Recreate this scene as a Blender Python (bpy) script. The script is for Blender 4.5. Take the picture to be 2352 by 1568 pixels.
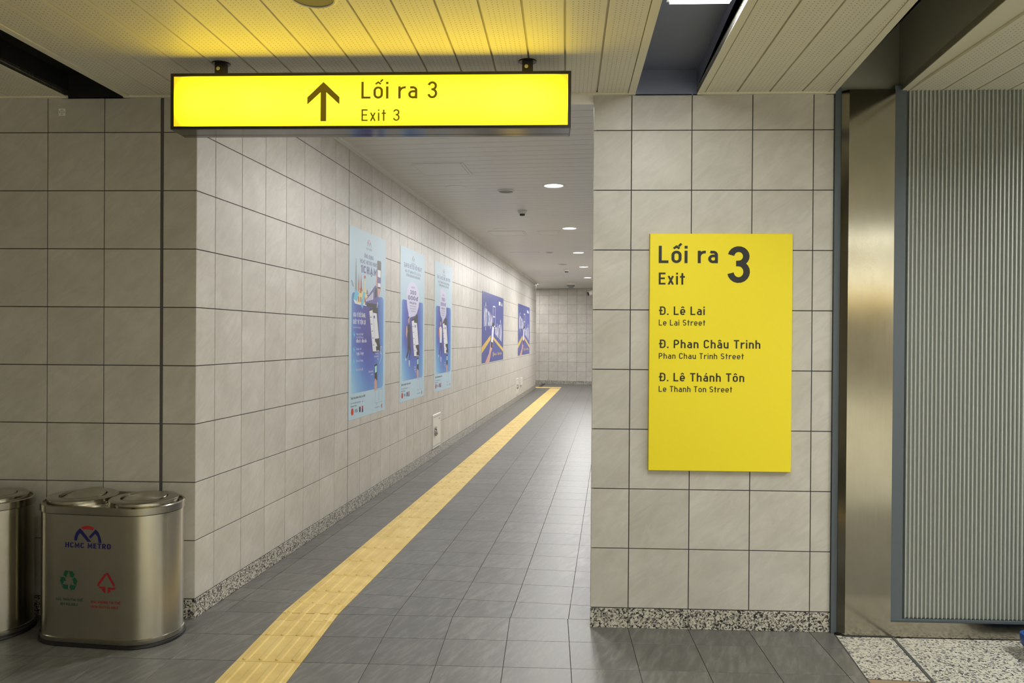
import bpy, math, random, unicodedata
from mathutils import Vector, Matrix
random.seed(7)
for o in list(bpy.data.objects): bpy.data.objects.remove(o)
SC = bpy.context.scene
COL = SC.collection
sin, cos, pi, rad = math.sin, math.cos, math.pi, math.radians

# ------------------------------------------------------------------ camera, world, lights, exposure
CAM_H = 1.4578
def make_camera():
    yaw, pit, rol = rad(-2.2547), rad(-0.2970), rad(0.3940)
    F = Vector((sin(yaw)*cos(pit), cos(yaw)*cos(pit), sin(pit)))
    R = Vector((cos(yaw), -sin(yaw), 0)); U = R.cross(F)
    R2 = R*cos(rol) + U*sin(rol); U2 = -R*sin(rol) + U*cos(rol)
    cd = bpy.data.cameras.new('camera'); cd.sensor_width = 36; cd.lens = 1743.87*36/2352
    cd.clip_start = .05; cd.clip_end = 200
    co = bpy.data.objects.new('camera', cd); COL.objects.link(co)
    m = Matrix((R2, U2, -F)).transposed().to_4x4(); m.translation = (0, 0, CAM_H)
    co.matrix_world = m; SC.camera = co
make_camera()

wd = bpy.data.worlds.new('world'); SC.world = wd; wd.use_nodes = True
wd.node_tree.nodes['Background'].inputs[0].default_value = (.8, .8, .75, 1)
wd.node_tree.nodes['Background'].inputs[1].default_value = .05

SC.view_settings.view_transform = 'Standard'; SC.view_settings.look = 'None'
SC.view_settings.gamma = 1; SC.view_settings.use_curve_mapping = False
SC.view_settings.exposure = 0.15
try:
    SC.cycles.use_denoising = True; SC.cycles.sample_clamp_indirect = 6
    SC.cycles.max_bounces = 10; SC.cycles.diffuse_bounces = 5; SC.cycles.glossy_bounces = 5
except Exception: pass

def area(name, loc, power, color, sx, sy=None, rot=(0, 0, 0), shape=None, spread=None):
    l = bpy.data.lights.new(name, 'AREA'); l.energy = power; l.color = color
    l.shape = shape or ('RECTANGLE' if sy else 'DISK'); l.size = sx
    if sy: l.size_y = sy
    if spread: l.spread = spread
    o = bpy.data.objects.new(name, l); COL.objects.link(o); o.location = loc; o.rotation_euler = rot
    return o

# ------------------------------------------------------------------ measured layout (metres)
D = 3.836                   # front wall plane
PHI = rad(5.10)             # the passage leaves the hall at a slight skew
XC = -1.777                 # corner where the passage begins
XP = 0.252                  # left edge of the right-hand pier
HC, HC2 = 2.685, 3.009      # ceiling heights
T = .3; G0 = .101
LS = 18.05                  # length of the passage wall
ANG = pi/2 - PHI
def CU(u, s, z=0):          # passage coordinates: u across, s along
    return Vector((XC + s*sin(PHI) + u*cos(PHI), D + s*cos(PHI) - u*sin(PHI), z))

LAMP_S = [1.08, 4.07, 7.10, 10.18, 12.95, 15.90]
for s in LAMP_S:
    area('downlight_glow', CU(1.53, s, HC2-.012), 36 if s < 7 else (58 if s < 12 else 80), (1, .985, .965), .19)
for u, s in ((-.05, 18.2), (-.8, 19.4), (3.4, 19.6)):
    area('downlight_glow', CU(u, s, HC2-.012), 28, (1, .975, .94), .19)
HALL = [(.60, 2.385, 23), (3.5, 2.2, 72)]
for x, y, p in HALL:
    area('trough_glow', (x, y, HC+.065), p, (.985, 1, .95), .20, 1.16)
ROWL = [(-.82, 74), (-4.4, 135), (-7.7, 150), (-10.9, 150)]
for y, p in ROWL:
    area('row_glow', (4.9, y, HC-.103), p*.94, (.985, .99, .90), 7.4, .13)

# ------------------------------------------------------------------ materials
def lin(c):
    return tuple((v/255/12.92 if v/255 <= .04045 else ((v/255+.055)/1.055)**2.4) for v in c)
MATS = {}
def mat(name, col, rough=.5, metal=0, emit=0, spec=.5, build=None, ecol=None):
    if name in MATS: return MATS[name]
    m = bpy.data.materials.new(name); m.use_nodes = True; nt = m.node_tree; b = nt.nodes['Principled BSDF']
    c = lin(col); b.inputs['Base Color'].default_value = (*c, 1)
    b.inputs['Roughness'].default_value = rough; b.inputs['Metallic'].default_value = metal
    b.inputs['Specular IOR Level'].default_value = spec
    if emit:
        b.inputs['Emission Color'].default_value = (*(lin(ecol) if ecol else c), 1); b.inputs['Emission Strength'].default_value = emit
    m.diffuse_color = (*c, 1)
    if build: build(nt, b)
    MATS[name] = m
    return m
def N(nt, t, **k):
    n = nt.nodes.new(t)
    for a, v in k.items():
        if a.startswith('i_'): n.inputs[int(a[2:]) if a[2:].isdigit() else a[2:].replace('_', ' ')].default_value = v
        else: setattr(n, a, v)
    return n
def math_n(nt, op, a, b=None):
    n = nt.nodes.new('ShaderNodeMath'); n.operation = op
    for i, v in enumerate((a, b)):
        if v is None: continue
        if isinstance(v, (int, float)): n.inputs[i].default_value = v
        else: nt.links.new(v, n.inputs[i])
    return n.outputs[0]
def ramp(nt, fac, stops):
    r = nt.nodes.new('ShaderNodeValToRGB'); e = r.color_ramp.elements
    while len(e) < len(stops): e.new(.5)
    for i, (p, c) in enumerate(stops): e[i].position = p; e[i].color = (*c, 1)
    nt.links.new(fac, r.inputs[0]); return r.outputs[0]
def coords(nt, rand=True, scale=(1, 1, 1), rot=(0, 0, 0)):
    tc = nt.nodes.new('ShaderNodeTexCoord'); v = tc.outputs['Object']
    if rand:
        oi = nt.nodes.new('ShaderNodeObjectInfo'); mu = N(nt, 'ShaderNodeVectorMath', operation='SCALE')
        cx = nt.nodes.new('ShaderNodeCombineXYZ')
        nt.links.new(oi.outputs['Random'], cx.inputs[0]); nt.links.new(math_n(nt, 'MULTIPLY', oi.outputs['Random'], 7.3), cx.inputs[1])
        nt.links.new(math_n(nt, 'MULTIPLY', oi.outputs['Random'], 3.1), cx.inputs[2])
        nt.links.new(cx.outputs[0], mu.inputs[0]); mu.inputs['Scale'].default_value = 37
        ad = N(nt, 'ShaderNodeVectorMath', operation='ADD'); nt.links.new(v, ad.inputs[0]); nt.links.new(mu.outputs[0], ad.inputs[1]); v = ad.outputs[0]
    if rot != (0, 0, 0):
        m0 = N(nt, 'ShaderNodeMapping'); nt.links.new(v, m0.inputs[0]); m0.inputs['Rotation'].default_value = rot; v = m0.outputs[0]
    mp = N(nt, 'ShaderNodeMapping'); nt.links.new(v, mp.inputs[0]); mp.inputs['Scale'].default_value = scale
    return mp.outputs[0]
def noise(nt, vec, sc, det=5, rough=.55, dist=0):
    n = N(nt, 'ShaderNodeTexNoise'); nt.links.new(vec, n.inputs['Vector']); n.inputs['Scale'].default_value = sc
    n.inputs['Detail'].default_value = det; n.inputs['Roughness'].default_value = rough; n.inputs['Distortion'].default_value = dist
    return n.outputs[0]
def mixc(nt, fac, a, b, mode='MIX'):
    n = N(nt, 'ShaderNodeMix', data_type='RGBA', blend_type=mode)
    for sock, v in ((n.inputs[0], fac), (n.inputs[6], a), (n.inputs[7], b)):
        if isinstance(v, (int, float)): sock.default_value = v
        elif isinstance(v, tuple): sock.default_value = (*v, 1) if len(v) == 3 else v
        else: nt.links.new(v, sock)
    return n.outputs[2]
def bump(nt, b, h, strength, dist=.002):
    n = N(nt, 'ShaderNodeBump'); n.inputs['Strength'].default_value = strength; n.inputs['Distance'].default_value = dist
    nt.links.new(h, n.inputs['Height']); nt.links.new(n.outputs[0], b.inputs['Normal'])

def tile_build(c1, c2, c3):
    def f(nt, b):
        v = coords(nt)
        n1 = noise(nt, v, 4.5, 6, .5, .6)
        c = ramp(nt, n1, [(.30, lin(c1)), (.52, lin(c2)), (.75, lin(c3))])
        v2 = coords(nt, scale=(1, 1, 3.5), rot=(0, rad(38), 0))
        n2 = noise(nt, v2, 5, 7, .62, 1.8)
        m = ramp(nt, n2, [(.40, (.94, .94, .94)), (.55, (1, 1, 1)), (.68, (1.04, 1.04, 1.04))])
        c = mixc(nt, 1.0, c, m, 'MULTIPLY')
        oi = nt.nodes.new('ShaderNodeObjectInfo')
        r = ramp(nt, oi.outputs['Random'], [(0, (.95, .945, .94)), (.5, (1, 1, 1)), (1, (1.03, 1.03, 1.02))])
        c = mixc(nt, 1.0, c, r, 'MULTIPLY')
        nt.links.new(c, b.inputs['Base Color'])
        bump(nt, b, noise(nt, v, 60, 3), .05, .0004)
    return f
M_TILE = mat('beige_porcelain', (188, 183, 172), .42, spec=.4, build=tile_build((188, 184, 176), (195, 191, 184), (202, 199, 193)))
M_GROUT = mat('dark_grout', (62, 56, 60), .8)
M_JOINT = mat('grey_sealant', (84, 84, 84), .6)

def floor_build(nt, b):
    v = coords(nt, scale=(5.5, 1, 1), rot=(0, 0, rad(20)))
    n1 = noise(nt, v, 6.5, 8, .64, .5)
    c = ramp(nt, n1, [(.30, lin((90, 89, 86))), (.5, lin((103, 102, 99))), (.64, lin((118, 117, 113)))])
    oi = nt.nodes.new('ShaderNodeObjectInfo')
    r = ramp(nt, oi.outputs['Random'], [(0, (.9, .9, .9)), (1, (1.07, 1.07, 1.06))])
    c = mixc(nt, 1.0, c, r, 'MULTIPLY')
    nt.links.new(c, b.inputs['Base Color'])
    rr = N(nt, 'ShaderNodeMapRange'); nt.links.new(n1, rr.inputs[0]); rr.inputs[3].default_value = .36; rr.inputs[4].default_value = .50
    nt.links.new(rr.outputs[0], b.inputs['Roughness'])
    bump(nt, b, n1, .35, .0012)
M_FLOOR = mat('grey_slate_tile', (110, 108, 105), .42, spec=.55, build=floor_build)
def tact_build(nt, b):
    v = coords(nt)
    n = noise(nt, v, 6, 6, .6)
    c = ramp(nt, n, [(.3, lin((205, 176, 100))), (.55, lin((222, 194, 118))), (.75, lin((226, 202, 132)))])
    n2 = noise(nt, v, 40, 3, .5); d = ramp(nt, n2, [(.2, (.72, .68, .6)), (.3, (1, 1, 1))])
    nt.links.new(mixc(nt, 1.0, c, d, 'MULTIPLY'), b.inputs['Base Color'])
M_TACT = mat('yellow_tactile_ceramic', (220, 192, 116), .42, build=tact_build)
def granite_build(light):
    def f(nt, b):
        v = coords(nt)
        # warp the cells so the crystals come out ragged
        nz = N(nt, 'ShaderNodeTexNoise'); nt.links.new(v, nz.inputs['Vector']); nz.inputs['Scale'].default_value = 90; nz.inputs['Detail'].default_value = 3
        sc = N(nt, 'ShaderNodeVectorMath', operation='SCALE'); nt.links.new(nz.outputs[1], sc.inputs[0]); sc.inputs['Scale'].default_value = .016
        ad = N(nt, 'ShaderNodeVectorMath', operation='ADD'); nt.links.new(v, ad.inputs[0]); nt.links.new(sc.outputs[0], ad.inputs[1])
        vo = N(nt, 'ShaderNodeTexVoronoi', feature='F1'); nt.links.new(ad.outputs[0], vo.inputs['Vector']); vo.inputs['Scale'].default_value = 150 if not light else 130
        sp = nt.nodes.new('ShaderNodeSeparateColor'); nt.links.new(vo.outputs['Color'], sp.inputs[0])
        n = noise(nt, v, 110, 3, .6)
        f1 = math_n(nt, 'ADD', math_n(nt, 'MULTIPLY', sp.outputs[0], .55), math_n(nt, 'MULTIPLY', n, .55))
        if light: st = [(.30, lin((60, 58, 66))), (.40, lin((122, 119, 120))), (.47, lin((178, 175, 166))), (.70, lin((206, 203, 190)))]
        else: st = [(.34, lin((28, 26, 30))), (.43, lin((92, 88, 88))), (.52, lin((160, 156, 144))), (.74, lin((206, 202, 190)))]
        nt.links.new(ramp(nt, f1, st), b.inputs['Base Color'])
    return f
M_GRAN = mat('speckled_granite', (140, 138, 132), .35, build=granite_build(False))
M_GRANL = mat('pale_speckled_granite', (190, 188, 180), .45, build=granite_build(True))

def perf_build(nt, b):
    tc = nt.nodes.new('ShaderNodeTexCoord'); sx = nt.nodes.new('ShaderNodeSeparateXYZ'); nt.links.new(tc.outputs['Object'], sx.inputs[0])
    P = .0195
    def cell(o, off):
        m = math_n(nt, 'ADD', o, off); m = math_n(nt, 'PINGPONG', m, P/2); return m
    dx = cell(sx.outputs[0], 0.0); dy = cell(sx.outputs[1], 0)
    dx2 = math_n(nt, 'SUBTRACT', P/2, dx)
    r2 = math_n(nt, 'ADD', math_n(nt, 'MULTIPLY', dx2, dx2), math_n(nt, 'MULTIPLY', dy, dy))
    hole = math_n(nt, 'LESS_THAN', r2, .0024**2)
    inb = math_n(nt, 'LESS_THAN', math_n(nt, 'ABSOLUTE', sx.outputs[0]), .0585)
    h = math_n(nt, 'MULTIPLY', hole, inb)
    nt.links.new(mixc(nt, h, lin((230, 225, 206)), lin((132, 126, 108))), b.inputs['Base Color'])
M_PERF = mat('perforated_cream_metal', (196, 193, 180), .5, build=perf_build)
M_CEIL = mat('cream_painted_metal', (230, 225, 204), .5)
M_CEIL2 = mat('white_ceiling_strip', (222, 221, 217), .38)
M_NAVY = mat('slate_blue_paint', (116, 122, 144), .5)
M_BLACK = mat('painted_trough_shade', (14, 14, 13), .7)  # near-black puts the shade of the unlit trough into its colour
M_POST = mat('blue_grey_paint', (84, 92, 100), .5)
M_SLOT = mat('dull_grey_slot_metal', (150, 150, 138), .4)
def steel_build(sc, rot, amt, c1=(172, 168, 156), c2=(186, 183, 172)):
    def f(nt, b):
        v = coords(nt, scale=sc)
        n = noise(nt, v, 6, 3, .5)
        rr = N(nt, 'ShaderNodeMapRange'); nt.links.new(n, rr.inputs[0]); rr.inputs[3].default_value = amt-.025; rr.inputs[4].default_value = amt+.035
        nt.links.new(rr.outputs[0], b.inputs['Roughness'])
        v2 = coords(nt); n2 = noise(nt, v2, 5, 6, .6)
        c = ramp(nt, n2, [(.3, lin(c1)), (.7, lin(c2))]); nt.links.new(c, b.inputs['Base Color'])
        if rot is not None:
            b.inputs['Anisotropic'].default_value = .92
            t = nt.nodes.new('ShaderNodeTangent'); t.direction_type = 'RADIAL'; t.axis = 'Z'
            nt.links.new(t.outputs[0], b.inputs['Tangent']); b.inputs['Anisotropic Rotation'].default_value = rot
    return f
M_STEEL = mat('brushed_stainless', (182, 178, 166), .3, 1, build=steel_build((1, 1, 40), .25, .25, (186, 182, 168), (198, 194, 182)))
M_STEELP = mat('polished_stainless', (200, 198, 190), .16, 1, build=steel_build((1, 1, 1), None, .17))
M_COLS = mat('satin_stainless_sheet', (176, 171, 156), .2, 1, build=steel_build((30, 30, 1), None, .14, (150, 145, 132), (160, 156, 144)))
M_RUB = mat('black_rubber', (18, 18, 22), .5)
M_FRAME = mat('dark_bronze_metal', (60, 58, 54), .28, .6)
M_FRAMEU = mat('dark_mirror_metal', (92, 90, 86), .12, .85)
M_WHITE = mat('white_enamel', (214, 212, 204), .35)
M_DARK = mat('dark_plastic', (34, 34, 34), .5)
M_CHROME = mat('chrome', (190, 190, 190), .12, 1)
M_FLUTE = mat('pale_aluminium', (186, 190, 186), .42, .2)
M_FLUTEB = mat('aluminium_backing', (120, 124, 122), .5, .2)
M_YEL = mat('yellow_enamel', (244, 224, 20), .42)
M_INK = mat('black_lettering', (30, 30, 28), .5)
M_BLUEP = mat('blue_plastic', (28, 72, 150), .35)
def sign_build(nt, b):
    tc = nt.nodes.new('ShaderNodeTexCoord'); sx = nt.nodes.new('ShaderNodeSeparateXYZ'); nt.links.new(tc.outputs['Object'], sx.inputs[0])
    # tubes behind the acrylic: bright along the middle, falling off toward the box corners
    z = math_n(nt, 'DIVIDE', sx.outputs[2], .112); x = math_n(nt, 'DIVIDE', sx.outputs[0], .87)
    x8 = math_n(nt, 'POWER', math_n(nt, 'ABSOLUTE', x), 12)
    a_ = math_n(nt, 'DIVIDE', math_n(nt, 'MAXIMUM', math_n(nt, 'SUBTRACT', math_n(nt, 'ABSOLUTE', x), .90), 0.0), .10)
    dd = math_n(nt, 'SQRT', math_n(nt, 'ADD', math_n(nt, 'MULTIPLY', a_, a_), math_n(nt, 'MULTIPLY', z, z)))
    corner = math_n(nt, 'POWER', math_n(nt, 'MINIMUM', math_n(nt, 'MAXIMUM', math_n(nt, 'DIVIDE', math_n(nt, 'SUBTRACT', dd, .98), .20), 0.0), 1.0), .35)
    mid = math_n(nt, 'SUBTRACT', 1.0, math_n(nt, 'MINIMUM', math_n(nt, 'ADD', math_n(nt, 'MULTIPLY', z, z), x8), 1.0))
    n = noise(nt, coords(nt, False, (1.2, 1, 1)), 2.0, 1, .5); mid = math_n(nt, 'MULTIPLY', mid, math_n(nt, 'MULTIPLY', n, 1.6))
    c = mixc(nt, mid, (1.0, .70, .0045), (1.0, .74, .017))
    c2 = mixc(nt, corner, c, (.175, .125, .004))
    nt.links.new(c2, b.inputs['Emission Color']); b.inputs['Emission Strength'].default_value = 4.0
M_SIGN = mat('backlit_yellow_acrylic', (250, 225, 20), .3, build=sign_build)
M_SINK = mat('backlit_dark_film', (40, 34, 6), .4, emit=.11, ecol=(255, 205, 0))
M_LAMP = mat('lamp_diffuser', (255, 255, 250), .4, emit=6)
M_LAMPW = mat('lit_strip_diffuser', (255, 255, 250), .4, emit=3)

# ------------------------------------------------------------------ mesh helpers
class MB:
    def __init__(s): s.v = []; s.f = []; s.m = []; s.sm = []; s.ml = []; s.T = None
    def mi(s, m):
        if m not in s.ml: s.ml.append(m)
        return s.ml.index(m)
    def add(s, vs, fs, m, smooth=False):
        k = len(s.v); s.v += [tuple(v) for v in vs]; i = s.mi(m)
        for f in fs: s.f.append([k+a for a in f]); s.m.append(i); s.sm.append(smooth)
    def box(s, x0, x1, y0, y1, z0, z1, m, b=0):
        if b: return s.bevbox(x0, x1, y0, y1, z0, z1, m, b)
        s.add([(x, y, z) for z in (z0, z1) for y in (y0, y1) for x in (x0, x1)],
              [(0, 2, 3, 1), (4, 5, 7, 6), (0, 1, 5, 4), (2, 6, 7, 3), (0, 4, 6, 2), (1, 3, 7, 5)], m)
    def bevbox(s, x0, x1, y0, y1, z0, z1, m, b, front='-y'):
        # box whose front (-y) face edges are chamfered
        A = [(x0, y1, z0), (x1, y1, z0), (x1, y1, z1), (x0, y1, z1), (x0, y0+b, z0), (x1, y0+b, z0), (x1, y0+b, z1), (x0, y0+b, z1),
             (x0+b, y0, z0+b), (x1-b, y0, z0+b), (x1-b, y0, z1-b), (x0+b, y0, z1-b)]
        F = [(0, 3, 2, 1), (8, 9, 10, 11)]
        for i in range(4):
            j = (i+1) % 4; F += [(i, j, 4+j, 4+i), (4+i, 4+j, 8+j, 8+i)]
        s.add(A, F, m)
    def prism(s, pts, z0, z1, m, smooth=False):
        n = len(pts)
        s.add([(x, y, z0) for x, y in pts]+[(x, y, z1) for x, y in pts],
              [tuple(range(n-1, -1, -1)), tuple(range(n, 2*n))], m)
        s.add([(x, y, z0) for x, y in pts]+[(x, y, z1) for x, y in pts], [(i, (i+1) % n, n+(i+1) % n, n+i) for i in range(n)], m, smooth)
    def loft(s, rings, m, smooth=True, cap0=False, cap1=False):
        if smooth and len(rings) > 2:          # keep hard corners of the profile crisp
            st = 0
            for k in range(1, len(rings)-1):
                a = Vector(rings[k][0])-Vector(rings[k-1][0]); b_ = Vector(rings[k+1][0])-Vector(rings[k][0])
                if a.length > 1e-7 and b_.length > 1e-7 and a.angle(b_) > rad(38):
                    s._loft(rings[st:k+1], m, smooth); st = k
            s._loft(rings[st:], m, smooth)
        else: s._loft(rings, m, smooth)
        n = len(rings[0])
        if cap0: s.add(rings[0], [tuple(range(n-1, -1, -1))], m)
        if cap1: s.add(rings[-1], [tuple(range(n))], m)
    def _loft(s, rings, m, smooth=True, cap0=False, cap1=False):
        n = len(rings[0]); vs = [p for r in rings for p in r]; fs = []
        for k in range(len(rings)-1):
            for i in range(n): j = (i+1) % n; fs.append((k*n+i, k*n+j, (k+1)*n+j, (k+1)*n+i))
        s.add(vs, fs, m, smooth)
        if cap0: s.add(rings[0], [tuple(range(n-1, -1, -1))], m)
        if cap1: s.add(rings[-1], [tuple(range(n))], m)
    def lathe(s, prof, c, m, n=32, smooth=True, cap0=False, cap1=False):
        s.loft([[(c[0]+r*cos(2*pi*i/n), c[1]+r*sin(2*pi*i/n), c[2]+z) for i in range(n)] for r, z in prof], m, smooth, cap0, cap1)
    def tube(s, a, b, r, m, n=12, r2=None):
        a = Vector(a); b = Vector(b); d = (b-a).normalized(); u = d.orthogonal().normalized(); w = d.cross(u)
        r2 = r if r2 is None else r2
        R = lambda p, q: [p + (u*cos(2*pi*i/n)+w*sin(2*pi*i/n))*q for i in range(n)]
        s.loft([R(a, r), R(b, r2)], m, True, True, True)
    def flat(s, pts, m):           # polygon in the print plane
        s.add([s.T(x, y) for x, y in pts], [tuple(range(len(pts)))], m)
    def strip(s, pts, w, m, closed=False):
        n = len(pts); L = []; Rr = []
        for i in range(n):
            p = pts[i]; a = pts[i-1] if (i or closed) else None; b = pts[(i+1) % n] if (i < n-1 or closed) else None
            def un(q, r): dx, dy = r[0]-q[0], r[1]-q[1]; l = math.hypot(dx, dy) or 1; return dx/l, dy/l
            if a is None: t = un(p, b); nx, ny = -t[1], t[0]; k = 1
            elif b is None: t = un(a, p); nx, ny = -t[1], t[0]; k = 1
            else:
                t1 = un(a, p); t2 = un(p, b); nx, ny = -t1[1]-t2[1], t1[0]+t2[0]; l = math.hypot(nx, ny) or 1; nx /= l; ny /= l
                k = min(2.2, 1/max(.2, nx*-t1[1]+ny*t1[0]))
            L.append((p[0]+nx*k*w/2, p[1]+ny*k*w/2)); Rr.append((p[0]-nx*k*w/2, p[1]-ny*k*w/2))
        vs = [s.T(*q) for q in L+Rr]
        s.add(vs, [(i, (i+1) % n, n+(i+1) % n, n+i) for i in range(n if closed else n-1)], m)
    def mesh(s, name):
        me = bpy.data.meshes.new(name); me.from_pydata(s.v, [], s.f)
        for m in s.ml: me.materials.append(m)
        me.polygons.foreach_set('material_index', s.m); me.polygons.foreach_set('use_smooth', s.sm); me.update()
        return me
    def build(s, name, parent=None, loc=None, rz=None):
        return link(name, s.mesh(name), parent, loc, rz)
def link(name, me, parent=None, loc=None, rz=None):
    o = bpy.data.objects.new(name, me); COL.objects.link(o)
    if parent: o.parent = parent
    if loc is not None: o.location = loc
    if rz is not None: o.rotation_euler = (0, 0, rz)
    return o
def tag(o, label=None, cat=None, group=None, kind=None):
    for k, v in (('label', label), ('category', cat), ('group', group), ('kind', kind)):
        if v: o[k] = v
    return o
def thing(name, label, cat, loc=(0, 0, 0), rz=0, group=None):
    o = bpy.data.objects.new(name, None); COL.objects.link(o); o.location = loc; o.rotation_euler = (0, 0, rz); o.empty_display_size = .1
    return tag(o, label, cat, group)
def copy_tree(o, parent=None):
    c = o.copy(); COL.objects.link(c); c.parent = parent
    for ch in [q for q in list(bpy.data.objects) if q.parent == o and q != c]: copy_tree(ch, c)
    return c
def basis(o):                # place at parent's frame
    return o

# ------------------------------------------------------------------ tiled walls
GAP = .0045; TH = .010
_tc = {}
def tile_mesh(w, h, m=None, name='wall_tile'):
    m = m or M_TILE; k = (round(w, 4), round(h, 4), m.name)
    if k not in _tc:
        b = MB(); b.bevbox(-w/2+GAP/2, w/2-GAP/2, 0, TH, -h/2+GAP/2, h/2-GAP/2, m, .0007); _tc[k] = b.mesh(name)
    return _tc[k]
def tiled(root, xs, zs, limit=None, x_full=None, skip=None):
    """xs, zs joint positions in the wall's own frame; pieces beyond `limit` columns are joined"""
    cols = list(zip(xs[:-1], xs[1:])); stuff = MB()
    for i, (a, b) in enumerate(cols):
        for c, d in zip(zs[:-1], zs[1:]):
            if skip and skip(a, b, c, d): continue
            if limit is None or i < limit:
                link('wall_tile', tile_mesh(b-a, d-c), root, ((a+b)/2, 0, (c+d)/2))
            else:
                stuff.bevbox(a+GAP/2, b-GAP/2, 0, TH, c+GAP/2, d-GAP/2, M_TILE, .0007)
    if stuff.v: tag(stuff.build('wall_tiles', root), kind='stuff')
def base_tiles(root, xs, limit=None, y0=0.0):
    stuff = MB()
    for i, (a, b) in enumerate(zip(xs[:-1], xs[1:])):
        if limit is None or i < limit:
            m = MB(); m.bevbox(a+.001, b-.001, y0, TH, .0, G0-.003, M_GRAN, .0008)
            me = m.mesh('granite_piece'); link('granite_piece', me, root)
        else: stuff.bevbox(a+.001, b-.001, y0, TH, .0, G0-.003, M_GRAN, .0008)
    if stuff.v: tag(stuff.build('granite_pieces', root), kind='stuff')
ROWS = [G0+k*T for k in range(9)]

# left front wall
def wall(name, loc, rz, x0, x1, z1, thick=.12, y0=.004):
    b = MB(); b.box(x0, x1, y0, thick, 0, z1, M_GROUT)
    return tag(b.build(name, None, loc, rz), kind='structure')
w = wall('wall_left', (0, D, 0), 0, -4.6, XC-.006, HC+.03)
xs = [-4.662+k*T for k in range(8)] + [-1.962, XC]
tiled(w, [-4.362, -4.062, -3.762, -3.462, -3.162, -2.862, -2.562, -2.262, -1.9655], ROWS+[HC])
tiled(w, [-1.9525, XC+.0015], ROWS+[HC])
jb = MB(); jb.box(-1.9645, -1.9535, .002, .006, 0, HC, M_JOINT); jb.build('expansion_joint', w)
base_tiles(w, [-4.362, -3.762, -3.162, -2.562, -1.9655]); 
b = MB(); b.bevbox(-1.9525, XC, 0, TH, 0, G0-.003, M_GRAN, .0008); b.build('granite_piece', w)

# right pier (front wall to the right of the opening)
b = MB(); b.prism([(XP+.014, .004), (1.80, .004), (1.80, .30), (XP+.014+.296*math.tan(PHI), .30)], 0, HC+.03, M_GROUT)
w = tag(b.build('wall_right', None, (0, D, 0), 0), kind='structure')
tiled(w, [XP, .443, .743, 1.043, 1.343, 1.444], ROWS+[HC])
base_tiles(w, [XP, .443, .743, 1.343, 1.444])
# hidden return of the pier, running back into the passage
b = MB(); b.box(.004, .34, 0, .012, 0, HC2, M_TILE); b.build('return_face', w, (XP+.0135, .012, 0), ANG)

# passage left wall: local x runs along the passage, -y faces into it
w = wall('wall_passage_left', (XC, D, 0), ANG, .004, LS, HC2+.02, .12)
sx_ = [0.0015] + [.189+k*T for k in range(60)] + [LS]
tiled(w, sx_, ROWS+[G0+9*T, HC2-.028], limit=26)
base_tiles(w, [0.0015]+[.489+.6*k for k in range(30)]+[LS], limit=22)
for s_ in (2.289, 8.289):
    jb = MB(); jb.box(s_-.0035, s_+.0035, -.0005, .006, 0, HC2-.03, M_JOINT); jb.build('expansion_joint', w)

# passage right wall (hidden behind the pier) and end wall beyond the bend
w = wall('wall_passage_right', CU(3.06, .62), ANG, 0, 16.7, HC2+.02, .1, 0)
w.data.materials[0] = M_TILE; w.scale = (1, -1, 1)
w = wall('wall_passage_back', (-.166, 24.135, 0), rad(-12.03), -4.0, 3.6, HC2+.02, .12)
xb = [-.24+k*T*1.0 for k in range(-6, 9)]
tiled(w, [x+.028 for x in xb], ROWS+[G0+9*T, HC2])
base_tiles(w, [-1.9+.6*k for k in range(8)])
for x0, x1 in ((-4.0, -2.02), (2.19, 3.6)):
    b = MB(); b.box(x0, x1, -.0, .004, 0, HC2, M_TILE); b.build('plain_facing', w)
# closing walls of the far cross passage
w = wall('wall_far_left', CU(-3.2, 24), ANG, -6.2, 1.5, HC2+.02, .1, 0); w.data.materials[0] = M_TILE
w = wall('wall_cross_near', CU(-3.2, LS, 0), -PHI, 0, 3.2-.12, HC2+.02, .1, 0); w.data.materials[0] = M_TILE

# hall shell behind the camera
def slab(name, x0, x1, y0, y1, z0, z1, m):
    b = MB(); b.box(x0, x1, y0, y1, z0, z1, m); return tag(b.build(name), kind='structure')
slab('wall_hall_left', -4.72, -4.6, -14, D+.12, 0, HC+.3, M_TILE)
slab('wall_hall_right', 9.0, 9.12, -14, D+.12, 0, HC+.3, M_TILE)
slab('wall_hall_back', -4.72, 9.12, -14.12, -14, 0, HC+.3, M_TILE)
slab('wall_shutter_backing', 1.80, 9.0, D+.06, D+.2, 0, HC+.3, M_POST)

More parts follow.
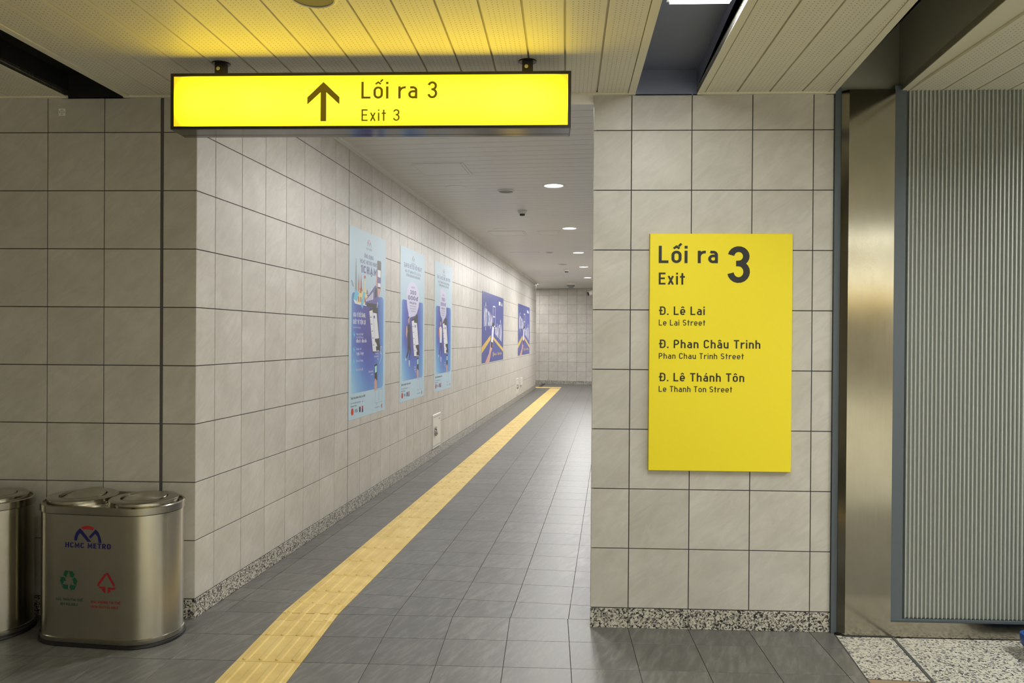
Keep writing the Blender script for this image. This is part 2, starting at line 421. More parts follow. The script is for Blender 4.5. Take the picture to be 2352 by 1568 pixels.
# ------------------------------------------------------------------ floor
fl = MB(); fl.box(-4.6, 9.0, -14, 4.2, -.06, -.003, M_GROUT)
c = [CU(-.12, .2), CU(3.2, .2), CU(3.2, 17.6), CU(6, 17.6), CU(6, 24.5), CU(-3.4, 24.5), CU(-3.4, 18.0), CU(-.12, 18.0)]
fl.prism([(p.x, p.y) for p in c], -.06, -.0031, M_GROUT)
FLOOR = tag(fl.build('floor'), kind='structure')
_fc = {}
FG = .0025
def poly_tile(pts, name, m=None, top=0.0, parent=None, gap=FG):
    """floor tile of any outline (counter-clockwise), with its joint set in"""
    cx = sum(p[0] for p in pts)/len(pts); cy = sum(p[1] for p in pts)/len(pts)
    n = len(pts); q = []
    for i in range(n):
        a = Vector(pts[i-1]); p = Vector(pts[i]); b_ = Vector(pts[(i+1) % n])
        e1 = (p-a).normalized(); e2 = (b_-p).normalized(); n1 = Vector((-e1.y, e1.x)); n2 = Vector((-e2.y, e2.x))
        k = (n1+n2); k = k/max(.2, k.dot(n1)); q.append(p+k*gap/2)
    b = MB(); mm = m or M_FLOOR
    t0 = [(p.x-cx, p.y-cy, -.006) for p in q]; t1 = [(p.x-cx, p.y-cy, -.0007) for p in q]
    t2 = [((p.x-cx)*.995, (p.y-cy)*.995, 0) for p in q]
    b.loft([t0, t1, t2], mm, False, False, True)
    return link(name, b.mesh(name), parent, (cx, cy, top))
def sq_mesh():
    if 'sq' not in _fc:
        h = T/2-FG/2; b = MB()
        r = lambda h, z: [(-h, -h, z), (h, -h, z), (h, h, z), (-h, h, z)]
        b.loft([r(h, -.006), r(h, -.0007), r(h-.0007, 0)], M_FLOOR, False, False, True); _fc['sq'] = b.mesh('floor_tile')
    return _fc['sq']
def bars(b, w0, l0, l1):
    for k in range(4):
        x = -.15+.0375+k*.075; hw = .0165; H = .0048
        ring = lambda r, z, e: [(x+r*cos(a), l1-.02+r*sin(a)*1.0 - e, z) for a in [i*pi/6 for i in range(7)]] + [(x+r*cos(a), l0+.02+r*sin(a) + e, z) for a in [pi+i*pi/6 for i in range(7)]]
        b.loft([ring(hw, 0, 0), ring(hw-.0035, H*.85, 0), ring(hw-.006, H, 0)], M_TACT, False, False, True)
def tact_mesh(length=T):
    k = ('t', round(length, 3))
    if k not in _fc:
        b = MB(); h = T/2-FG/2; l = length/2-FG/2
        r = lambda a, c_, z: [(-a, -c_, z), (a, -c_, z), (a, c_, z), (-a, c_, z)]
        b.loft([r(h, l, -.006), r(h, l, -.0007), r(h-.0007, l-.0007, 0)], M_TACT, False, False, True)
        if length > .2: bars(b, T, -length/2+.006, length/2-.006)
        else: bars(b, T, -length/2-.012, length/2+.012)
        _fc[k] = b.mesh('tactile_tile')
    return _fc[k]
# near (hall) grid: square to the front wall, x joints at .443 + .3k
EPS = rad(.6)
CREASE = 3.942
XG = lambda k: -1.057 + .3*k          # k=0 strip right edge
SK = lambda y: (y-D)*math.tan(EPS)      # joints lean very slightly
YR = [3.942-.2965*k for k in range(0, 12)]
stuff = MB()
for k in range(-12, 9):
    for r in range(len(YR)-1):
        y1, y0 = YR[r], YR[r+1]
        X0, X1 = XG(k), XG(k+1)
        if r == 0 and (X1 < XC+.01 or X0 > XP+.28): y1 = D+.0
        if k == -1:
            continue
        if X1 > 1.40 and r < 4: continue
        pts = [(X0+SK(y0), y0), (X1+SK(y0), y0), (X1+SK(y1), y1), (X0+SK(y1), y1)]
        if r == 0 and X0 < XC+.02 < X1: pass
        if r < 4: poly_tile(pts, 'floor_tile', parent=FLOOR)
        else:
            h = FG/2; stuff.add([(pts[0][0]+h, y0+h, 0), (pts[1][0]-h, y0+h, 0), (pts[2][0]-h, y1-h, 0), (pts[3][0]+h, y1-h, 0)], [(0, 1, 2, 3)], M_FLOOR)
# cut tiles beside the threshold slab
THX = lambda y: 1.458 + (y-3.783)*math.tan(rad(6.0))
for r in range(4):
    y1, y0 = (D if r == 0 else YR[r]), YR[r+1]; X0 = XG(8)
    poly_tile([(X0+SK(y0), y0), (THX(y0)-.004, y0), (THX(y1)-.004, y1), (X0+SK(y1), y1)], 'floor_tile', parent=FLOOR)
stuff.add([(-4.6, -14, -.0002), (9, -14, -.0002), (9, YR[-1], -.0002), (-4.6, YR[-1], -.0002)], [(0, 1, 2, 3)], mat('pale_bounce_floor', (226, 223, 212), .5))  # unseen hall floor, made pale to bounce light up to the ceiling
tag(stuff.build('floor_tiles', FLOOR), kind='stuff')
# near tactile tiles
yc = [CREASE, 3.833]; yy = 3.641
seg = [(3.833, 3.9365), (3.641, 3.833)] + [(3.641-.2985*(i+1), 3.641-.2985*i) for i in range(10)]
for y0, y1 in seg:
    o = link('tactile_tile', tact_mesh(y1-y0), FLOOR, (-1.207+SK((y0+y1)/2), (y0+y1)/2, .001)); o.rotation_euler = (0, 0, -EPS)
# passage grid
U0 = .7075
def crease_s(u):   # s of the crease line y = CREASE at given u
    return (CREASE - D + u*sin(PHI))/cos(PHI)
SR = [.489+T*k for k in range(0, 62)]
stuff = MB(); us = [.02, .107] + [U0+T*k for k in range(-1, 8)] + [3.06]
us = [0.0, .107, .4075] + [U0+T*k for k in range(0, 8)] + [3.06]
n_ind = 0
for i in range(len(us)-1):
    u0, u1 = us[i]+(.0 if i else .0), us[i+1]
    is_t = (i == 2)
    # wedge to the crease
    top = .286 if u1 < 1.02 else SR[0]
    p = [CU(u0, crease_s(u0)), CU(u1, crease_s(u1)), CU(u1, top), CU(u0, top)]
    if i == 0: p[0] = CU(u0, .10)
    if u0 < 2.4:
        pts = [(q.x, q.y) for q in p]
        if is_t:
            L = top-(crease_s(u0)+crease_s(u1))/2
            poly_tile(pts, 'tactile_tile', M_TACT, .001, FLOOR)
            bb = MB(); bars(bb, T, -L/2-.012, L/2+.014); q = CU((u0+u1)/2, top-L/2, .0011)
            link('tactile_bars', bb.mesh('tactile_bars'), FLOOR, q, -PHI)
        else: poly_tile(pts, 'floor_tile', parent=FLOOR)
    rows = ([(.286, SR[0])] if top < .3 else []) + list(zip(SR[:-1], SR[1:]))
    for j, (s0, s1) in enumerate(rows):
        c_ = CU((u0+u1)/2, (s0+s1)/2)
        if s1 > 18.45 and is_t:
            h = FG/2; stuff.add([CU(u0+h, s0+h, -.0006), CU(u1-h, s0+h, -.0006), CU(u1-h, s1-h, -.0006), CU(u0+h, s1-h, -.0006)], [(0, 1, 2, 3)], M_FLOOR); continue
        if is_t:
            o = link('tactile_tile', tact_mesh(s1-s0), FLOOR, (c_.x, c_.y, .001), -PHI)
        elif u0 < 2.1 and s1 < 5.6 and not (u0 > 1.8 and s1 < 3):
            p = [CU(u0, s0), CU(u1, s0), CU(u1, s1), CU(u0, s1)]
            if abs(u1-u0-T) < .002 and abs(s1-s0-T) < .002: link('floor_tile', sq_mesh(), FLOOR, (c_.x, c_.y, 0), -PHI)
            else: poly_tile([(q.x, q.y) for q in p], 'floor_tile', parent=FLOOR)
            n_ind += 1
        else:
            h = FG/2; stuff.add([CU(u0+h, s0+h), CU(u1-h, s0+h), CU(u1-h, s1-h), CU(u0+h, s1-h)], [(0, 1, 2, 3)], M_FLOOR)
for s0 in SR[58:]:
    pass
for i in range(-12, 0):
    for s0 in [SR[59]+T*k for k in range(0, 20)]:
        if s0 < 18.0: continue
        h = FG/2; u0 = i*T; u1 = u0+T
        stuff.add([CU(u0+h, s0+h), CU(u1-h, s0+h), CU(u1-h, s0+T-h), CU(u0+h, s0+T-h)], [(0, 1, 2, 3)], M_FLOOR)
for k in range(-1, 20):
    for i in range(-1, 12):
        s0 = SR[61]+T*k; h = FG/2; u0 = U0+T*(i-2); u1 = u0+T
        if u0 < -.01: continue
        if s0 > SR[61]-.01: stuff.add([CU(u0+h, s0+h, -.0004), CU(u1-h, s0+h, -.0004), CU(u1-h, s0+T-h, -.0004), CU(u0+h, s0+T-h, -.0004)], [(0, 1, 2, 3)], M_FLOOR)
tag(stuff.build('floor_tiles', FLOOR), kind='stuff')
# the tactile strip turns left beyond the corner
for k in range(0, 8):
    q = CU(.5575-T*k, 18.55, .0015)
    o = link('tactile_tile', tact_mesh(T), FLOOR, q, -PHI+pi/2)
# threshold slabs in front of the shutter column
d6 = math.tan(rad(6.0))
X2 = lambda y: 1.73+(y-3.78)*math.tan(rad(5.9))
TS = MB(); TS.T = None
def slab_tile(p, name, m, z=.0): return poly_tile(p, name, m, z, FLOOR, .002)
slab_tile([(THX(3.325), 3.325), (X2(3.305)-.008, 3.305), (X2(3.79)-.008, 3.792), (THX(3.80), 3.80)], 'threshold_slab', M_GRANL)
slab_tile([(THX(.69), .69), (X2(.69)-.008, .69), (X2(3.30)-.008, 3.297), (THX(3.317), 3.317)], 'threshold_slab', mat('brown_stone', (150, 128, 104), .5), .0006)
slab_tile([(X2(3.20)+.008, 3.20), (8.9, 3.20), (8.9, 3.785), (X2(3.785)+.008, 3.785)], 'threshold_slab', M_GRANL)
hs = MB()
for k in range(0, 26):
    for r_ in range(9):
        x0 = 1.62+.3*k; y1 = 3.195-.3*r_; hs.box(x0+.0013, x0+.2987, y1-.2987, y1-.0013, -.006, -.0010, M_FLOOR)
tag(hs.build('floor_tiles', FLOOR), kind='stuff')
b = MB()
p = [(X2(.69)-.010, .69), (X2(.69)+.010, .69), (X2(3.79)+.007, 3.79), (X2(3.79)-.007, 3.79)]
b.prism(p, -.004, .0012, M_JOINT); b.build('threshold_rail', FLOOR)
b = MB(); p = [(THX(.69)-.004, .69), (THX(.69), .69), (THX(3.80), 3.80), (THX(3.80)-.004, 3.80)]
b.prism(p, -.004, .0012, M_JOINT); b.build('threshold_rail', FLOOR)

# ------------------------------------------------------------------ hall ceiling
CA = rad(1.75)
cm = MB()
Y0 = -14
def lean(x, y, a=CA): return x + (y-D)*math.tan(a)
SLT = .159; SX0 = .2665
CEIL = MB()
# flat backing above the slats, split around the light troughs and the shutter slot
def strip_prism(b, xa, xb, z0, z1, m, a=CA, b_=None, y0=Y0, y1=D):
    a2 = a if b_ is None else b_
    b.prism([(lean(xa, y0, a), y0), (lean(xb, y0, a2), y0), (lean(xb, y1, a2), y1), (lean(xa, y1, a), y1)], z0, z1, m)
TR = [(-2.455, -2.157), (.459, .766), (3.36, 3.66)]
SLOT_A = rad(5.45)
strip_prism(CEIL, -5.2, -2.455, HC+.013, HC+.03, M_CEIL)
strip_prism(CEIL, -2.157, .459, HC+.013, HC+.03, M_CEIL)
strip_prism(CEIL, .766, 1.443, HC+.013, HC+.03, M_CEIL, CA, SLOT_A)
strip_prism(CEIL, 1.757, 3.36, HC+.013, HC+.03, M_CEIL, SLOT_A, CA)
strip_prism(CEIL, 3.66, 9.6, HC+.013, HC+.03, M_CEIL)
ceiling = tag(CEIL.build('ceiling'), kind='structure')
# long boards: one mesh, used again for each slat
def slat_mesh(w, y0=Y0, y1=D-.012, m=M_PERF, name='ceiling_slat'):
    b = MB(); h = w/2
    b.box(-h, h, y0-D, y1-D, 0, .012, m)
    return b.mesh(name)
sm = slat_mesh(SLT-.009)
lines = [SX0+SLT*k for k in range(-36, 40)]
def put_slat(xc, w, a=CA, me=None):
    o = link('ceiling_slat', me or slat_mesh(w), ceiling, (xc, D, HC)); o.rotation_euler = (0, 0, -a); return o
for k in range(-31, 24):
    xa = SX0+SLT*k; xb = xa+SLT; xc = (xa+xb)/2
    if xb < -2.157+.02-SLT*.9 and xa > -2.455-.03: continue
    if -2.157+.035 > xa and xb > -2.157+.05: put_slat((-2.157+.04+xb)/2, xb-(-2.157+.04)-.009); continue
    if xa < -2.455-.035 < xb:
        if -2.455-.04-xa > .03: put_slat((xa-2.455-.04)/2, (-2.455-.04-xa)-.009)
        continue
    if xb > -2.455-.035 and xa < -2.157+.035: continue
    if xb > .459-.02 and xa < .766+.02: continue
    if xa > .7 and xb > 1.443-.035 and xa < 1.757: continue
    if xa > 1.757: continue
    if xa > .77 and k > 0: continue
    put_slat(xc, SLT, CA, sm)
for k in range(4):
    xa = .802+SLT*k; xb = xa+SLT
    if k < 3: put_slat((xa+xb)/2, SLT, CA, sm)
# the last board before the slot is cut to follow it
b = MB(); xa = .802+SLT*3+.0045; xb = 1.410
def cut_board(xa, xb, a, a2):
    b = MB(); ys = [Y0, D-.012]
    if lean(xb, Y0, a2) < lean(xa, Y0, a):
        ys[0] = D-(xb-xa-.004)/(math.tan(a2)-math.tan(a))
    xo = xa+.0795-.0045
    q = [(lean(xa, ys[0], a)-xo, ys[0]-D), (lean(xb, ys[0], a2)-xo, ys[0]-D), (lean(xb, ys[1], a2)-xo, ys[1]-D), (lean(xa, ys[1], a)-xo, ys[1]-D)]
    b.prism(q, 0, .012, M_PERF); return link('ceiling_slat', b.mesh('ceiling_slat'), ceiling, (xo, D, HC))
cut_board(xa, xb, CA, SLOT_A)
for k in range(9):
    put_slat(1.795+.08+.16*k, .16, rad(-.3), sm)
for k in range(33):
    put_slat(3.70+.08+.16*k, .16, CA, sm)
# edge trims
def trim(xa, xb, a, z0=-.004, z1=.014, m=M_CEIL):
    b = MB(); strip_prism(b, xa, xb, HC+z0, HC+z1, m, a); return b.build('edge_trim', ceiling)
trim(-2.157, -2.122, CA); trim(-2.490, -2.455, CA); trim(.424, .459, CA); trim(.766, .800, CA)
trim(1.412, 1.443, SLOT_A); trim(1.757, 1.792, SLOT_A); trim(3.325, 3.36, CA); trim(3.66, 3.695, CA)
for xa, xb in ((-4.6, -2.455), (-2.157, .459), (.766, 1.443), (1.757, 3.36)):
    b = MB(); b.box(xa, xb, D-.016, D+.004, HC-.008, HC+.004, M_CEIL); b.build('wall_trim', ceiling)
# troughs
for i, (xa, xb) in enumerate(TR):
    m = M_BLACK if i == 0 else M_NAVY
    b = MB(); z1 = HC+.118
    strip_prism(b, xa-.01, xb+.01, z1, z1+.01, m)
    strip_prism(b, xa-.01, xa, HC, z1, m); strip_prism(b, xb, xb+.01, HC, z1, m)
    b.box(xa-.03, xb+.03, D, D+.02, HC-.01, z1+.01, m)
    b.build('light_trough', ceiling)
# shutter slot housing
b = MB(); z1 = HC+.34
strip_prism(b, 1.43, 1.77, z1, z1+.01, M_SLOT, SLOT_A)
strip_prism(b, 1.433, 1.443, HC, z1, M_SLOT, SLOT_A); strip_prism(b, 1.757, 1.767, HC, z1, M_SLOT, SLOT_A)
b.box(1.40, 1.80, D+.0, D+.02, HC-.01, z1, M_SLOT)
b.build('shutter_slot', ceiling)
# bulkhead over the opening
slab('wall_bulkhead', XC, XP+.02, D+.02, D+.17, HC+.0, HC2+.03, M_CEIL)

# ------------------------------------------------------------------ passage ceiling
cp = MB()
c = [CU(-.12, .05), CU(3.2, .05), CU(3.2, 17.6), CU(6, 17.6), CU(6, 24.6), CU(-3.4, 24.6), CU(-3.4, 18.0), CU(-.12, 18.0)]
cp.prism([(p.x, p.y) for p in c], HC2+.012, HC2+.05, M_DARK)
ceil2 = tag(cp.build('ceiling'), kind='structure')
PT = .1535
b = MB(); b.box(.03, 3.04, -PT/2+.003, PT/2-.003, 0, .012, M_CEIL2); psl = b.mesh('ceiling_slat')
b = MB(); b.box(-3.3, 5.8, -PT/2+.003, PT/2-.003, 0, .012, M_CEIL2); psl2 = b.mesh('ceiling_slat')
s_ = .235
S_SL = []
while s_ < 24.3:
    me = psl if s_ < 18.1 else psl2
    o = link('ceiling_slat', me, ceil2, CU(0, s_, HC2), -PHI); S_SL.append(s_)
    s_ += PT
b = MB(); b.box(0.0, 18.0, -.03, 0.0, HC2-.028, HC2, M_CEIL2); b.box(0, 18.0, -.012, 0, HC2-.034, HC2-.026, M_CEIL2)
tag(b.build('trim_1', None, (XC, D, 0), ANG), kind='structure')

# ------------------------------------------------------------------ stroke lettering
def arc(cx, cy, rx, ry, a0, a1, n=14):
    return [(cx+rx*cos(rad(a0+(a1-a0)*i/n)), cy+ry*sin(rad(a0+(a1-a0)*i/n))) for i in range(n+1)]
XH = .72
def glyph(ch, w):
    h = w/2; t = 1-h; x = XH-h; W = .56; P = []; n = 9
    def O(W, top): r = W/2-h; return arc(W/2, top-h-r, r, r, 0, 180) + arc(W/2, h+r, r, r, 180, 360)
    if ch == 'L': W = .5; P = [([(h, 1), (h, h), (W, h)], 0)]
    elif ch == 'E': W = .5; P = [([(W, t), (h, t), (h, h), (W, h)], 0), ([(h, .52), (W*.9, .52)], 0)]
    elif ch == 'F': W = .5; P = [([(W, t), (h, t), (h, 0)], 0), ([(h, .5), (W*.9, .5)], 0)]
    elif ch == 'T': W = .54; P = [([(0, t), (W, t)], 0), ([(W/2, t), (W/2, 0)], 0)]
    elif ch == 'H': W = .58; P = [([(h, 0), (h, 1)], 0), ([(W-h, 0), (W-h, 1)], 0), ([(h, .52), (W-h, .52)], 0)]
    elif ch == 'I': W = w; P = [([(h, 0), (h, 1)], 0)]
    elif ch == 'N': W = .6; P = [([(h, 0), (h, 1)], 0), ([(W-h, 0), (W-h, 1)], 0), ([(h, t), (W-h, h)], 0)]
    elif ch == 'M': W = .72; P = [([(h, 0), (h, t), (W/2, .3), (W-h, t), (W-h, 0)], 0)]
    elif ch == 'A': W = .62; P = [([(h*.8, 0), (W/2, t+h*.3), (W-h*.8, 0)], 0), ([(.14, .27), (W-.14, .27)], 0)]
    elif ch == 'V': W = .6; P = [([(h*.8, 1), (W/2, h*.8), (W-h*.8, 1)], 0)]
    elif ch == 'Y': W = .58; P = [([(h*.8, 1), (W/2, .45), (W-h*.8, 1)], 0), ([(W/2, .48), (W/2, 0)], 0)]
    elif ch == 'X': W = .58; P = [([(h, 0), (W-h, 1)], 0), ([(h, 1), (W-h, 0)], 0)]
    elif ch == 'K': W = .58; P = [([(h, 0), (h, 1)], 0), ([(W-h, 1), (h, .42)], 0), ([(.22, .56), (W-h, 0)], 0)]
    elif ch == 'O': W = .6; P = [(O(W, 1), 1)]
    elif ch == 'Q': W = .6; P = [(O(W, 1), 1), ([(.36, .24), (.6, -.02)], 0)]
    elif ch == 'C': W = .56; r = W/2-h; P = [(arc(W/2, t-r, r, r, 5, 180)+arc(W/2, h+r, r, r, 180, 355), 0)]
    elif ch == 'G': W = .58; r = W/2-h; P = [(arc(W/2, t-r, r, r, 10, 180)+arc(W/2, h+r, r, r, 180, 360)+[(W-h, .47), (W/2, .47)], 0)]
    elif ch == 'U': W = .58; r = W/2-h; P = [([(h, 1)]+arc(W/2, h+r, r, r, 180, 360)+[(W-h, 1)], 0)]
    elif ch == 'D' or ch == '\u0110':
        W = .58; r = .24; P = [([(h, h), (h, t)]+arc(W-h-r, t-r, r, r, 90, 0)+arc(W-h-r, h+r, r, r, 0, -90), 1)]
        if ch != 'D': P.append(([(-.1, .52), (.28, .52)], 0))
    elif ch in 'PRB':
        W = .56; mid = .44; r = (t-mid)/2; P = [([(h, 0), (h, t)], 0), ([(h, t)]+arc(W-h-r, mid+r, r, r, 90, -90)+[(h, mid)], 0)]
        if ch == 'R': P.append(([(.28, mid), (W-h*.6, 0)], 0))
        if ch == 'B': r = (mid-h)/2; P.append(([(h, mid)]+arc(W-h-r, h+r, r, r, 90, -90)+[(h, h)], 0))
    elif ch == 'S':
        W = .54; rx = W/2-h; a = (t-.51)/2; b_ = (.51-h)/2; P = [(arc(W/2, t-a, rx, a, 25, 270)+arc(W/2, h+b_, rx, b_, 90, -155)[1:], 0)]
    elif ch == '3':
        W = .54; rx = W/2-h; a = (t-.53)/2; b_ = (.53-h)/2
        P = [(arc(W/2, t-a, rx*.94, a, 170, -90)+[(W/2-.06, .53)], 0), ([(W/2-.06, .53)]+arc(W/2, h+b_, rx, b_, 90, -170), 0)]
    elif ch == '0': W = .54; P = [(O(W, 1), 1)]
    elif ch == '1': W = .34; P = [([(.02, .78), (W-h, t), (W-h, 0)], 0)]
    elif ch == '2': W = .52; r = W/2-h; P = [(arc(W/2, t-r, r, r, 170, -20)+[(h, h), (W, h)], 0)]
    elif ch == '5': W = .52; r = W/2-h; P = [([(W-.04, t), (h, t), (h, .5)]+arc(W/2, h+.25, r, .27, 120, -160), 0)]
    elif ch == '%': W = .5; P = [([(h, 0), (W-h, 1)], 0)]
    elif ch == 'o': W = .52; P = [(O(W, XH), 1)]
    elif ch == 'i': W = w; P = [([(h, 0), (h, XH)], 0), ([(h, .84), (h, .84+w*1.05)], 0)]
    elif ch == 'j': W = w; P = [([(h, -.2), (h, XH)], 0), ([(h, .84), (h, .84+w)], 0)]
    elif ch == 'l': W = w+.06; P = [([(h, 1), (h, h), (W, h)], 0)]
    elif ch == 'r': W = .38; r = W-h-.02; P = [([(h, 0), (h, XH)], 0), (arc(h+r, x-r, r, r, 180, 80), 0)]
    elif ch == 'n': W = .5; r = W/2-h; P = [([(h, 0), (h, XH)], 0), (arc(W/2, x-r, r, r, 180, 0)+[(W-h, 0)], 0)]
    elif ch == 'm': W = .78; r = (W-w)/4; P = [([(h, 0), (h, XH)], 0), (arc(h+r, x-r, r, r, 180, 0)+[(h+2*r, 0)], 0), (arc(h+3*r, x-r, r, r, 180, 0)+[(h+4*r, 0)], 0)]
    elif ch == 'h': W = .5; r = W/2-h; P = [([(h, 0), (h, 1)], 0), (arc(W/2, x-r, r, r, 180, 0)+[(W-h, 0)], 0)]
    elif ch == 'u': W = .5; r = W/2-h; P = [([(W-h, 0), (W-h, XH)], 0), ([(h, XH)]+arc(W/2, h+r, r, r, 180, 360), 0)]
    elif ch == 'a':
        W = .5; r = .17; b_ = (.42-h)/2
        P = [([(h+.03, XH-.06)]+arc(W-h-r, x-r, r, r, 110, 0)+[(W-h, 0)], 0), ([(W-h, .42)]+arc(h+b_, h+b_, b_, b_, 90, 270)+arc(W-h-.14, h+.14, .14, .14, 270, 350), 0)]
    elif ch == 'e':
        W = .52; r = W/2-h; P = [([(h, .34), (W-h, .34)]+arc(W/2, x-r, r, r, 0, 180)+arc(W/2, h+r, r, r, 180, 325), 0)]
    elif ch == 'c': W = .48; r = W/2-h; P = [(arc(W/2, x-r, r, r, 20, 180)+arc(W/2, h+r, r, r, 180, 340), 0)]
    elif ch == 't': W = .36; P = [([(.17, .96), (.17, 0)], 0), ([(0, XH-h), (W, XH-h)], 0)]
    elif ch == 'x': W = .48; P = [([(h, 0), (W-h, XH)], 0), ([(h, XH), (W-h, 0)], 0)]
    elif ch == 'v': W = .48; P = [([(h*.8, XH), (W/2, h*.8), (W-h*.8, XH)], 0)]
    elif ch == 'y': W = .48; P = [([(h*.8, XH), (W/2, .03)], 0), ([(W-h*.8, XH), (.12, -.24)], 0)]
    elif ch == 'g': W = .5; r = W/2-h; P = [(O(W, XH), 1), ([(W-h, XH), (W-h, -.08)]+arc(W/2, -.06, r, .15, 0, -150), 0)]
    elif ch in 'dbpq\u0111':
        W = .52; P = [(O(W, XH), 1)]
        sx = W-h if ch in 'dq\u0111' else h; P.append(([(sx, 1 if ch in 'db\u0111' else -.25), (sx, 0 if ch in 'db\u0111' else XH)], 0))
        if ch == '\u0111': P.append(([(.28, .86), (.62, .86)], 0))
    elif ch == 's': W = .44; rx = W/2-h; a = (x-.37)/2; b_ = (.37-h)/2; P = [(arc(W/2, x-a, rx, a, 30, 270)+arc(W/2, h+b_, rx, b_, 90, -150)[1:], 0)]
    elif ch == 'k': W = .48; P = [([(h, 0), (h, 1)], 0), ([(W-h, XH), (h, .27)], 0), ([(.2, .38), (W-h, 0)], 0)]
    elif ch == '.': W = w; P = [([(h, 0), (h, w*1.1)], 0)]
    elif ch == ',': W = w; P = [([(h, w), (h-.05, -.14)], 0)]
    elif ch == '-': W = .3; P = [([(0, .4), (W, .4)], 0)]
    elif ch == '?': W = .46; r = W/2-h; P = [(arc(W/2, t-r, r, r, 170, -40)+[(W/2, .4), (W/2, .28)], 0), ([(W/2, 0), (W/2, w)], 0)]
    elif ch == '@': W = .6; P = [(O(W, .8), 1), (arc(W/2, .4, .1, .14, 0, 360), 0)]
    elif ch == ' ': W = .22
    return P, W
def text_layout(s, w):
    out = []; x = 0; base = None
    for ch in unicodedata.normalize('NFD', s):
        if unicodedata.combining(ch):
            bx, bw, up, stack = base; cx = bx+bw/2; y = (1.1 if up else .84)+stack*.02; ww = w*.8
            dx = .13 if stack and ch in '\u0301\u0300\u0309' else 0; dy = .12 if dx else 0
            if ch == '\u0302': out.append(([(cx-.15, y), (cx, y+.12), (cx+.15, y)], ww)); base = (bx, bw, up, 1); continue
            if ch == '\u0301': out.append(([(cx-.02+dx, y-.01+dy), (cx+.12+dx, y+.15+dy)], ww))
            elif ch == '\u0300': out.append(([(cx+.04+dx, y-.01+dy), (cx-.12+dx, y+.15+dy)], ww))
            elif ch == '\u0309': out.append((arc(cx+dx, y+.1+dy, .07, .07, 150, -80, 5), ww*.8))
            elif ch == '\u0303': out.append(([(cx-.15, y+.02+dy), (cx-.05, y+.1+dy), (cx+.05, y+.03+dy), (cx+.15, y+.11+dy)], ww*.8))
            elif ch == '\u0306': out.append((arc(cx, y+.14, .13, .12, 200, 340, 6), ww*.8))
            elif ch == '\u0323': out.append(([(cx, -.22), (cx, -.22+w)], w))
            elif ch == '\u031b': e = 1.0 if up else XH; out.append(([(bx+bw-w*.4, e-.08), (bx+bw+.08, e-.04), (bx+bw+.1, e+.1)], ww*.8))
            continue
        P, W = glyph(ch, w)
        for pts, cl in P: out.append(([(a+x, b) for a, b in pts], w, cl))
        base = (x, W, ch.isupper(), 0); x += W + (.12 + w*.2)
    return out, x-(.12+w*.2)
def text(mb, s, x, y, size, m, w=.13, sx=1.0, align='l', width=None):
    items, W = text_layout(s, w)
    if width: sx = width/(W*size)
    tw = W*size*sx; x0 = x - (tw/2 if align == 'c' else tw if align == 'r' else 0)
    T0 = mb.T
    dep = [0.0]
    def TT(a, b):
        v = T0(x0+a*size*sx, y+b*size); return (v[0], v[1]-dep[0], v[2])
    mb.T = TT
    for n_, it in enumerate(items):
        dep[0] = (n_ % 3)*.00004
        mb.strip(it[0], it[1], m, closed=bool(len(it) > 2 and it[2]))
    mb.T = T0
    return tw
def plane(y):                # print lies in a local x-z plane, y metres proud (negative y = toward the viewer)
    return lambda a, b: (a, y, b)
def rrect(x0, y0, x1, y1, r, n=5):
    return arc(x1-r, y1-r, r, r, 0, 90, n)+arc(x0+r, y1-r, r, r, 90, 180, n)+arc(x0+r, y0+r, r, r, 180, 270, n)+arc(x1-r, y0+r, r, r, 270, 360, n)

# ------------------------------------------------------------------ hanging light box sign
SY = 3.31
sg = thing('hanging_exit_sign', 'long backlit yellow box sign with arrow, hung from the ceiling over the passage mouth', 'sign', (-.767, SY, 2.494))
HW, HH, DP = .886, .1235, .14
b = MB(); fw = .013
# frame: four bars around the face, side, top and bottom skins
b.box(-HW, HW, 0, .012, HH-fw, HH, M_FRAME); b.box(-HW, HW, 0, .012, -HH, -HH+fw, M_FRAME)
b.box(-HW, -HW+fw, 0, .012, -HH+fw, HH-fw, M_FRAME); b.box(HW-fw, HW, 0, .012, -HH+fw, HH-fw, M_FRAME)
b.box(-HW, HW, .012, DP, HH-.006, HH, M_FRAME); b.box(-HW, -HW+.006, .012, DP, -HH, HH-.006, M_FRAME); b.box(HW-.006, HW, .012, DP, -HH, HH-.006, M_FRAME)
b.box(-HW+.006, HW-.006, DP-.006, DP, -HH, HH-.006, M_FRAME)
b.build('frame', sg)
b = MB(); b.box(-HW+.006, HW-.006, .0125, .098, -HH, -HH+.004, M_FRAMEU); b.box(-HW+.006, HW-.006, .104, DP-.0065, -HH, -HH+.004, M_FRAMEU)
b.build('underside_panel', sg)
b = MB(); b.add([(-HW+fw, .004, -HH+fw), (HW-fw, .004, -HH+fw), (HW-fw, .004, HH-fw), (-HW+fw, .004, HH-fw)], [(0, 1, 2, 3)], M_SIGN); b.build('lit_face', sg)
b = MB(); b.T = plane(.0034)
ax = -.969+.767; z0 = 2.404-2.494; z1 = 2.578-2.494
b.flat([(ax-.013, z0), (ax+.013, z0), (ax+.013, z1-.045), (ax-.013, z1-.045)], M_SINK)
b.flat([(ax, z1), (ax+.072, z1-.068), (ax+.072, z1-.101), (ax+.013, z1-.047), (ax-.013, z1-.047), (ax-.072, z1-.101), (ax-.072, z1-.068)], M_SINK)
tag(b.build('arrow_symbol', sg), 'dark arrow pointing up')
b = MB(); b.T = plane(.0034); text(b, 'L\u1ed1i ra 3', -.801+.767, 2.502-2.494, .0755, M_SINK, .14, width=.336); b.build('lettering', sg)
b = MB(); b.T = plane(.0034); text(b, 'Exit 3', -.800+.767, 2.404-2.494, .0525, M_SINK, .135, width=.170); b.build('lettering', sg)
